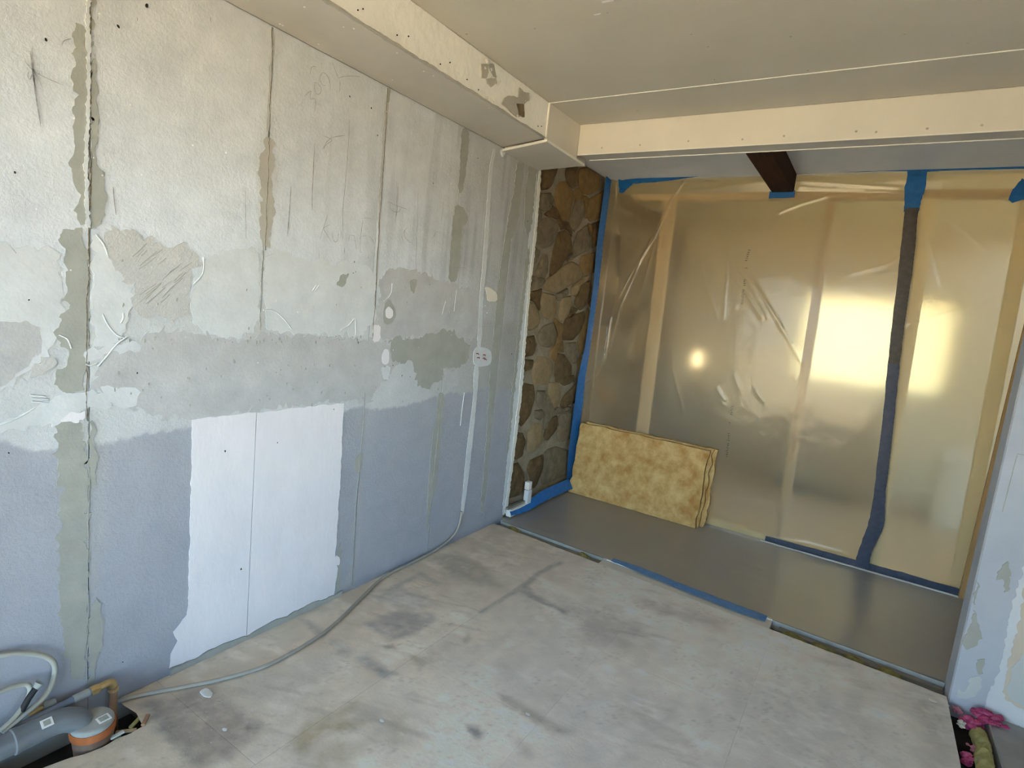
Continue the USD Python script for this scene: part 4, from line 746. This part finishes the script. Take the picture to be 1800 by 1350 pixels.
obj('painters_tape', ribbon([spt(1232, 306, YP - .032), spt(1290, 303, YP - .032), spt(1350, 301, YP - .032)], [0.035, 0.04, 0.04], (0, -1, 0), 4), 'tape_blue', label="blue tape along the ceiling line just left of the dark beam", cat='tape', smooth=True)
obj('painters_tape', ribbon([spt(1394, 300, YP - .032), spt(1500, 297, YP - .032), spt(1608, 294, YP - .032)], [0.04, 0.04, 0.045], (0, -1, 0), 5), 'tape_blue', label="blue tape along the ceiling line between the dark beam and the tape upright", cat='tape', smooth=True)
obj('painters_tape', ribbon([spt(1600, 294.5, YP - .032), spt(1700, 292, YP - .032), spt(1830, 288, YP - .032)], [0.055, 0.05, 0.05], (0, -1, 0), 6), 'tape_blue', label="rightmost blue tape along the ceiling line, right of the tape upright", cat='tape', smooth=True)
obj('painters_tape', ribbon([spt(1614, 287), spt(1611, 315), spt(1606, 345), spt(1602, 372)], [.115, .10, .115, .09, .08], (0, -1, 0), 7), 'tape_blue', label='blue top length of the tape upright on the plastic sheet', cat='tape', smooth=True)
obj('gathered_tape', ribbon([spt(1603, 366), spt(1592, 470), spt(1580, 560), spt(1571, 640)], [.072, .076, .07, .066], (0, -1, 0), 8, thick=.008), 'tape_brown', label='dark brownish upper length of gathered tape on the sheet', cat='tape', smooth=True)
obj('gathered_tape', ribbon([spt(1571, 640), spt(1561, 740), spt(1547, 860), spt(1540, 920), spt(1522, 965), spt(1513, 1000)], [.066, .064, .066, .09, .074, .085], (0, -1, 0), 9, thick=.008), 'tape_dark', label='dark slate lower length of gathered tape down to the floor', cat='tape', smooth=True)
obj('gathered_tape', ribbon([spt(1345, 948, YP - .018), spt(1430, 972, YP - .018), spt(1512, 995, YP - .02), spt(1600, 1019, YP - .018), spt(1708, 1049, YP - .015)], [.06, .065, .075, .07, .06], (0, -1, 0.0), 10, thick=.004), 'tape_dark', label='dark slate tape along the foot of the plastic sheet', cat='tape', smooth=True)
obj('painters_tape', ribbon([spt(1352, 343, YP - .045), spt(1397, 341, YP - .045)], [.05, .05], (0, -1, 0), 11), 'tape_blue', label='short blue tape under the end of the dark beam', cat='tape', smooth=True)
obj('painters_tape', ribbon([spt(1776, 354, YP - .04), spt(1792, 341, YP - .04), spt(1812, 325, YP - .04)], [.03, .09, .12], (0, -1, 0), 12), 'tape_blue', label='blue tape scrap at the far right of the header', cat='tape', smooth=True)
obj('painters_tape', ribbon([at(1076, 984, 2, .003), at(1120, 1000, 2, .003), at(1200, 1032, 2, .003), at(1290, 1067, 2, .003), at(1347, 1088, 2, .003)], [.05, .075, .08, .085, .08], (0, 0, 1), 13), 'tape_pale', label='pale blue tape along the front edge of the niche floor', cat='tape', smooth=True)
obj('painters_tape', ribbon([at(897, 903, 0, .05), at(925, 893, 0, .055), at(955, 872, 0, .06), at(1003, 850, 0, .06)], [.03, .05, .085, .09], (.85, 0, .52), 14), 'tape_blue', label='blue tape along the skirting under the stone wall', cat='tape', smooth=True)
obj('sheet_trim', bx((1.60, YP - .05, -.004), (2.84, YP - .035, .006), .002), 'trim_white', label='thin pale strip along the foot of the sheet', cat='trim')

# film on the niche floor
a, b, F, loop = grid(.05, 2.88, 0, 1, .02)
yy_ = niche_edge(a) - .012 + b * (YP - .06 - niche_edge(a))
Q = np.c_[a, yy_, a * 0]; hz = .0015 + .006 * np.abs(meshkit.fbm(Q * np.array([4, 9, 1]), 3, 9) - .5) + .004 * np.clip((meshkit.fbm(Q * np.array([3, 14, 1]) + 4, 2, 19) - .6) * 6, 0, 1)
obj('floor_film', (np.c_[a, yy_, hz], F), 'floor_film', smooth=True, label='dull clear plastic film lying on the niche floor', cat='plastic sheet')

# ------------------------------------------------------------------ dark timber beam
db = obj('wooden_beam', bx((1.285, 3.385, 2.56), (1.432, YP - .03, ZC), .006), 'dark_wood', label='dark brown timber beam end under the niche ceiling', cat='beam')

# ------------------------------------------------------------------ insulation batts leaning on the sheet
def batt(name, label, y_b, y_t, t, x0, x1, hgt, seed):
    nx, nz = 90, 48; A, B = np.meshgrid(np.linspace(0, 1, nx), np.linspace(0, 1, nz), indexing='ij'); front = []
    root = thing(name, label, 'insulation')
    def surf_pts(off, flip):
        x = x0 + (x1 - x0) * A; z = hgt * B; y = y_b + (y_t - y_b) * B + off
        P = np.stack([x, z, np.full_like(x, seed + off)], -1)
        n = meshkit.fbm(P * 18, 4, seed); n2 = meshkit.fbm(P * 5, 3, seed + 3)
        y = y - ((n - .5) * .010 + (n2 - .5) * .010) * (1 if not flip else -1) * np.minimum(1, 8 * np.minimum(np.minimum(A, 1 - A), np.minimum(B, 1 - B)) + .25)
        x = x + (meshkit.fbm(np.stack([z * 14, z * 0 + seed, A * 2], -1), 3, seed + 5) - .5) * .030 * (np.abs(A - .5) * 2) ** 6
        z = z + (meshkit.fbm(np.stack([x * 12, x * 0 + seed, B * 2], -1), 3, seed + 7) - .5) * .016 * B ** 8
        return np.stack([x, y, np.maximum(z, .004)], -1)
    f_, bk = surf_pts(0, False), surf_pts(t, True); I = np.arange(nx * nz).reshape(nx, nz)
    F = np.stack([I[:-1, :-1], I[1:, :-1], I[1:, 1:], I[:-1, 1:]], -1).reshape(-1, 4); F = np.vstack([F[:, [0, 1, 2]], F[:, [0, 2, 3]]])
    obj('front_face', (f_.reshape(-1, 3), F), 'wool', root, smooth=True)
    loop = np.concatenate([I[:, 0], I[-1, 1:], I[-2::-1, -1], I[0, -2:0:-1]]); fr_, br_ = f_.reshape(-1, 3)[loop], bk.reshape(-1, 3)[loop]; m = len(loop)
    layers = [fr_ + (br_ - fr_) * s + (meshkit.noise(fr_ * 55 + s * 9, 3)[:, None] - .5) * .010 * (0 < s < 1) for s in (0, .25, .5, .75, 1)]
    V = np.vstack(layers); j = np.arange(m); jn = (j + 1) % m; FF = []
    for q in range(4): FF += [np.stack([q * m + jn, q * m + j, (q + 1) * m + j], 1), np.stack([q * m + jn, (q + 1) * m + j, (q + 1) * m + jn], 1)]
    obj('cut_edge', (V, np.vstack(FF)), 'wool_edge', root, smooth=True)
    obj('back_face', (bk.reshape(-1, 3), F[:, ::-1]), 'wool', root, smooth=True)
xa = at(1000, 866, 2, 0); xb = at(1226, 929, 2, 0)
batt('insulation_batt', 'front yellow-brown mineral wool batt leaning on the plastic sheet', 4.395, 4.482, .035, .050, 1.150, .61, 11)
batt('insulation_batt', 'middle mineral wool batt squeezed behind the front batt', 4.437, 4.524, .027, .075, 1.172, .618, 22)
batt('insulation_batt', 'rearmost mineral wool batt, touching the plastic sheet', 4.470, 4.556, .024, .10, 1.20, .612, 33)

# ------------------------------------------------------------------ skirting under the stone wall and conduit stub
sk = thing('baseboard_left', 'pale skirting strip with torn blue edge at the foot of the stone wall', kind='structure')
obj('skirting', bx((-.002, 3.46, .012), (.045, YP - .1, .070), .006), 'trim_white', sk)
obj('skirting_top', bx((-.004, 3.44, .070), (.030, YP - .1, .088), .004), 'old_wood', sk)
ds = thing('cable_stub', 'short white conduit stub standing at the foot of the stone wall', 'conduit')
p = at(928, 866, 0, .03)
obj('sleeve', bx((.01, p[1] - .028, .06), (.05, p[1] + .028, .17), .004), 'plaster_light', ds); obj('cap', bx((.006, p[1] - .024, .172), (.046, p[1] + .024, .235), .004), 'trim_white', ds)

# ------------------------------------------------------------------ the gap in front of the niche
gp = thing('gap_joist', 'weathered timber ledger in the open gap in front of the niche', 'timber')
def quad_prism(x0, x1, f0, f1, z0, z1): return trimesh.convex.convex_hull(np.array([(x, y, z) for z in (z0, z1) for x, y in ((x0, f0(x0)), (x1, f0(x1)), (x1, f1(x1)), (x0, f1(x0)))]))
obj('ledger', quad_prism(.02, .84, lambda x: floor_edge(x) + .016, lambda x: niche_edge(x) - .030, -.10, -.016), 'old_wood', gp)
obj('ledger', quad_prism(1.9, 2.62, lambda x: niche_edge(x) - .062, lambda x: niche_edge(x) - .022, -.10, -.020), 'old_wood', gp)
obj('edge_strip', quad_prism(.02, .86, lambda x: niche_edge(x) - .026, lambda x: niche_edge(x) - .012, -.05, .001), 'pipe_dusty', gp)
obj('edge_strip', quad_prism(1.86, 2.625, lambda x: niche_edge(x) - .018, lambda x: niche_edge(x) + .002, -.05, .0), 'pipe_dusty', gp)
obj('edge_strip', quad_prism(.84, 1.86, lambda x: floor_edge(x) + .006, lambda x: niche_edge(x) - .022, -.05, -.004), 'board', gp)
obj('edge_strip', quad_prism(.84, 1.86, lambda x: niche_edge(x) - .020, lambda x: niche_edge(x) - .008, -.05, .002), 'trim_white', gp)
def lump(c, r, sc, seed, amp=.55, sub=3, fr_=45):
    m = trimesh.creation.icosphere(sub, 1.0); v = m.vertices; n = meshkit.fbm(v * r * fr_ + seed * 3.7, 3, seed); m.vertices = v * r * np.array(sc) * (1 + amp * (n - .5) * 2)[:, None]; m.apply_translation(c); return m
for i, (u, v, l) in enumerate(((906, 934, .10), (1032, 978, .08), (1395, 1122, .14), (1445, 1140, .13), (1500, 1162, .10), (1560, 1185, .12))):
    p = at(u, v, 2, -.03); yc = (floor_edge(p[0]) + niche_edge(p[0]) - .02) / 2
    obj('insulation_tuft', lump((p[0], yc - (.012 if i > 1 else .004), -.030 if i > 1 else -.020), .03, (l / .03 * .5, .95, .9), i, .5), 'wool_yellow', label=f'olive mineral wool poking from the gap before the niche, {["first", "second", "third", "fourth", "fifth", "last"][i]} from the left', cat='insulation', smooth=True)
# gap along the right edge of the boards with pink wool and yellow foam
py = thing('foam_strip', 'yellow foam strip lying in the gap right of the floor boards', 'foam')
P_ = catmull([(2.725, 3.03, -.045), (2.722, 2.9, -.03), (2.712, 2.75, -.028), (2.70, 2.55, -.028), (2.70, 2.3, -.03)], 24)
m = tube(P_, .030, 22); m.vertices += (np.stack([meshkit.fbm(m.vertices * 38, 4, k_) for k_ in (2, 3, 4)], 1) - .5) * .026; obj('strip', m, 'foam_yellow', py, smooth=True)
for i, (u, v, r0, sc, mt, lb) in enumerate(((1735, 1268, .045, (1.2, .7, .55), 'wool_pink', 'bright pink wool tuft spilling over the concrete by the wall foot'), (1712, 1275, .040, (.9, .9, .6), 'wool_pink', 'deep pink wool tuft jammed in the gap corner'), (1755, 1282, .020, (1.8, .8, .4), 'wool_pink', 'small stray pink wool strand on the concrete'), (1683, 1250, .020, (.8, .8, .8), 'wool_rose', 'rose-coloured wool tuft nearest the corner of the boards'),
        (1706, 1313, .021, (.8, .8, .9), 'wool_rose', 'pale rose wool ball in the gap beside the foam strip'), (1700, 1335, .026, (.7, 1.3, .7), 'wool_pink', 'long pink wool tuft below the pale ball'), (1690, 1275, .016, (.8, 1.8, .8), 'plaster_cream', 'cream wool shred against the board edge'))):
    p = at(u, v, 2, -.02 if i in (0, 2) else -.035)
    r_ = np.random.default_rng(40 + i); fl_ = []
    for q in range(26 if i != 4 else 9):
        d = r_.normal(0, 1, 3); d /= np.linalg.norm(d); d *= r_.uniform(.2, 1) ** .5 * r0 * np.array(sc)
        c = np.array([p[0], p[1], .004 if i in (0, 2) else -.030]) + d; c[2] = max(c[2], -.006 if i in (0, 2) else -.09)
        fl_.append(lump(c, r0 * r_.uniform(.20, .42), (1.2, 1, .8), 200 + 30 * i + q, .8, 2, 90))
    obj('insulation_tuft', cat(*fl_), mt, label=lb, cat='insulation', smooth=True)

# ------------------------------------------------------------------ pipes in the near corner
dp = thing('drain_pipe', 'thick dark grey plastic drain pipe lying along the wall', 'pipe')
c0 = np.array([.108, .615, .100]); R0 = .034
dy = np.array([-.03, 1, 0.0]); dy /= np.linalg.norm(dy)
obj('barrel', lathe([(0, 0), (R0, 0), (R0, 1.1), (0, 1.1)], c0 - dy * 1.1, dy, 40), 'pipe_grey', dp, smooth=40)
obj('socket', lathe([(R0, 0), (R0 + .005, .003), (R0 + .005, .016), (R0 + .003, .02), (R0 + .003, .07), (0, .07)], c0 - dy * .05, dy, 40), 'pipe_grey', dp, smooth=40)
el = catmull([c0 + dy * .01, c0 + dy * .05, c0 + dy * .085 + [.004, 0, -.006], c0 + dy * .115 + [.008, 0, -.024], c0 + dy * .125 + [.010, 0, -.040]], 6)
obj('elbow', tube(el, [R0 + .003] * len(el), 32), 'pipe_grey', dp, smooth=50)
def decal(c, n, up, w, h, name, mat, parent, d=.0012, lab=None):
    n = np.array(n, float); n /= np.linalg.norm(n); x = np.cross(up, n); x /= np.linalg.norm(x); y = np.cross(n, x); c = np.array(c, float)
    P = [c + x * a * w / 2 + y * b * h / 2 + n * e for e in (-.002, d) for a in (-1, 1) for b in (-1, 1)]; return obj(name, trimesh.convex.convex_hull(np.array(P)), mat, parent)
a_ = math.radians(50); st_ = decal(c0 + np.array([math.cos(a_) * (R0 + .0038), .03, math.sin(a_) * (R0 + .0045)]), (math.cos(a_), 0, math.sin(a_)), (0, 1, 0), .026, .030, 'sticker', 'sticker', dp)
decal(c0 + np.array([math.cos(a_) * (R0 + .0045), .03, math.sin(a_) * (R0 + .0055)]), (math.cos(a_), 0, math.sin(a_)), (0, 1, 0), .016, .018, 'sticker_print', 'sticker_print', st_)
ds = thing('drain_socket', 'orange drain socket with grey cap set in the floor hole', 'pipe')
sc = np.array([.132, .768, .030]); RS = .060
tilt = np.array([.03, -.05, 1.0]); tilt /= np.linalg.norm(tilt)
obj('cap', lathe([(0, .040), (RS - .010, .040), (RS - .003, .036), (RS, .030), (RS, .020), (0, .02)], sc, tilt, 40), 'pipe_dusty', ds, smooth=35)
obj('ring', lathe([(0, -.004), (RS + .003, -.004), (RS + .004, .010), (RS + .002, .022), (0, .022)], sc, tilt, 40), 'pipe_orange', ds, smooth=35)
obj('collar', lathe([(0, -.075), (RS - .006, -.075), (RS - .002, -.02), (RS, -.004), (0, -.004)], sc, tilt, 40), 'pipe_maroon', ds, smooth=35)
st_ = decal(sc + tilt * .0408 + np.array([.026, .022, 0]), tilt, (0, 1, 0), .032, .036, 'sticker', 'sticker', ds, .0008); decal(sc + tilt * .0414 + np.array([.026, .022, 0]), tilt, (0, 1, 0), .022, .025, 'sticker_print', 'sticker_print', st_, .0008)
sp = thing('supply_pipe', 'thin slate-grey water pipe ending in a brass elbow', 'pipe')
obj('pipe', tube([(.056, -.4, .075), (.052, .2, .086), (.046, .72, .106), (.045, .800, .109)], .0115, 14), 'pipe_slate', sp, smooth=50)
obj('insulation_end', tube([(.0455, .745, .107), (.045, .79, .1086)], .0135, 14), 'pipe_dusty', sp, smooth=50)
obj('nut', lathe([(0, 0), (.016, 0), (.017, .004), (.017, .020), (.014, .026), (0, .026)], (.045, .795, .109), (0, 1, 0), 6), 'brass', sp)
obj('elbow', tube(catmull([(.045, .820, .109), (.045, .846, .112), (.045, .860, .106), (.045, .864, .088)], 6), .0125, 14), 'brass', sp, smooth=50)
obj('collar', lathe([(0, 0), (.016, 0), (.016, .008), (0, .008)], (.045, .864, .074), (0, 0, 1), 16), 'brass', sp, smooth=35)
obj('riser', tube([(.045, .864, .085), (.046, .866, -.08)], .0125, 14), 'copper', sp, smooth=50)
for nm, lb, pts, r0 in (('water_hose', 'upper pale hose looping up the wall at the left edge', [(0, 1152), (30, 1148), (65, 1150), (90, 1160), (97, 1178), (90, 1205), (75, 1228), (40, 1258), (5, 1288)], .0085), ('water_hose', 'lower pale hose curling down at the left edge', [(0, 1216), (25, 1207), (46, 1203), (53, 1212), (47, 1232), (25, 1262), (0, 1285)], .0075)):
    P = [at(u, v, 0, .02 + .05 * max(0, (v - 1190) / 100)) for u, v in pts]; P = [P[0] + (P[0] - P[1]) * 1.5] + P
    obj(nm, tube(catmull(P, 8), r0, 12), 'pipe_white', label=lb, cat='hose', smooth=60)
bh = thing('pipe_stub', 'short black-sleeved pipe with grey plug between the hoses', 'pipe')
P = [at(38, 1250, 0, .05), at(50, 1228, 0, .045), at(64, 1208, 0, .04)]; obj('sleeve', tube(P, .0095, 12), 'black_plastic', bh, smooth=50)
P = [at(63, 1210, 0, .04), at(70, 1200, 0, .04)]; obj('plug', tube(P, [.010, .013], 12), 'pipe_dusty', bh, smooth=50)
bv = thing('brass_fitting', 'old brass valve fitting beside the grey supply pipe', 'valve')
P = [at(50, 1258, 0, .018), at(75, 1242, 0, .018)]; obj('body', tube(P, .013, 12), 'brass', bv, smooth=50)
P = [at(75, 1242, 0, .018), at(97, 1232, 0, .018)]; obj('outlet', tube(P, [.014, .012], 12), 'pipe_dusty', bv, smooth=50)
P = [at(70, 1240, 0, .018), at(73, 1228, 0, .016)]; obj('stem', tube(P, .009, 10), 'copper', bv, smooth=50)
P = [at(0, 1296, 0, .018), at(25, 1276, 0, .018), at(52, 1257, 0, .018)]; obj('tail', tube([P[0] + (P[0] - P[1]) * 2] + P, .011, 12), 'pipe_dusty', bv, smooth=50)
hp = thing('floor_hole', 'ragged dark hole in the floor around the orange drain', 'hole')
obj('hole_bed', bx((-.02, .40, -.128), (.22, .95, -.10)), 'earth', hp)
for i, (x, y, l, an, mt) in enumerate(((.165, .80, .07, 1.2, 'foam_yellow'), (.172, .85, .06, .9, 'stud_wood'), (.158, .885, .05, 2.1, 'foam_yellow'), (.178, .82, .04, 1.6, 'trim_white'), (.150, .74, .05, 1.0, 'foam_yellow'), (.185, .905, .05, 2.4, 'copper'))):
    m = trimesh.creation.box((l, .012, .006)); m.apply_transform(trimesh.transformations.rotation_matrix(an, [0, 0, 1])); m.apply_translation((x, y, -.012 + .004 * i % 3)); obj('splinter', m, mt, hp)
# grey cable along the floor and up into the wall
cp = [(208, 1232), (250, 1221), (330, 1206), (400, 1191), (470, 1169), (540, 1131), (590, 1095), (640, 1046), (680, 1011), (740, 981)]
P = [at(u, v, 2, .010) for u, v in cp] + [np.array([.016, 2.70, .022]), np.array([.014, 2.825, .06]), np.array([.010, 2.868, .11]), np.array([.006, 2.885, .17]), np.array([.002, 2.885, .20])]
P = [np.array([max(q[0], .012), q[1], q[2]]) for q in P]
obj('power_cable', tube(catmull(P, 8), .0075, 10), 'cable_grey', label='grey cable snaking over the floor from pipes to wall', cat='cable', smooth=60)
r_ = np.random.default_rng(9)
for i, (u, v, s) in enumerate(((362, 1219, .022), (395, 1283, .009), (672, 1267, .009), (928, 1256, .008), (1640, 1232, .012), (1665, 1240, .008), (1376, 1140, .008), (1110, 1155, .006))):
    p = at(u, v, 2, .003); obj('plaster_chip', lump((p[0], p[1], .0045), s, (1.2, .8, .22), 60 + i, .5, 2), 'trim_white', label=['largest white plaster chip, on the brown floor stain', 'tiny plaster chip below the largest chip', 'tiny plaster chip on the tan-stained boards', 'tiny plaster chip at the front middle of the floor', 'plaster chip near the right board corner', 'small plaster chip at the very right board corner', 'small plaster chip just before the right gap', 'tiny plaster chip in the middle of the floor'][i], cat='plaster chip', smooth=40)
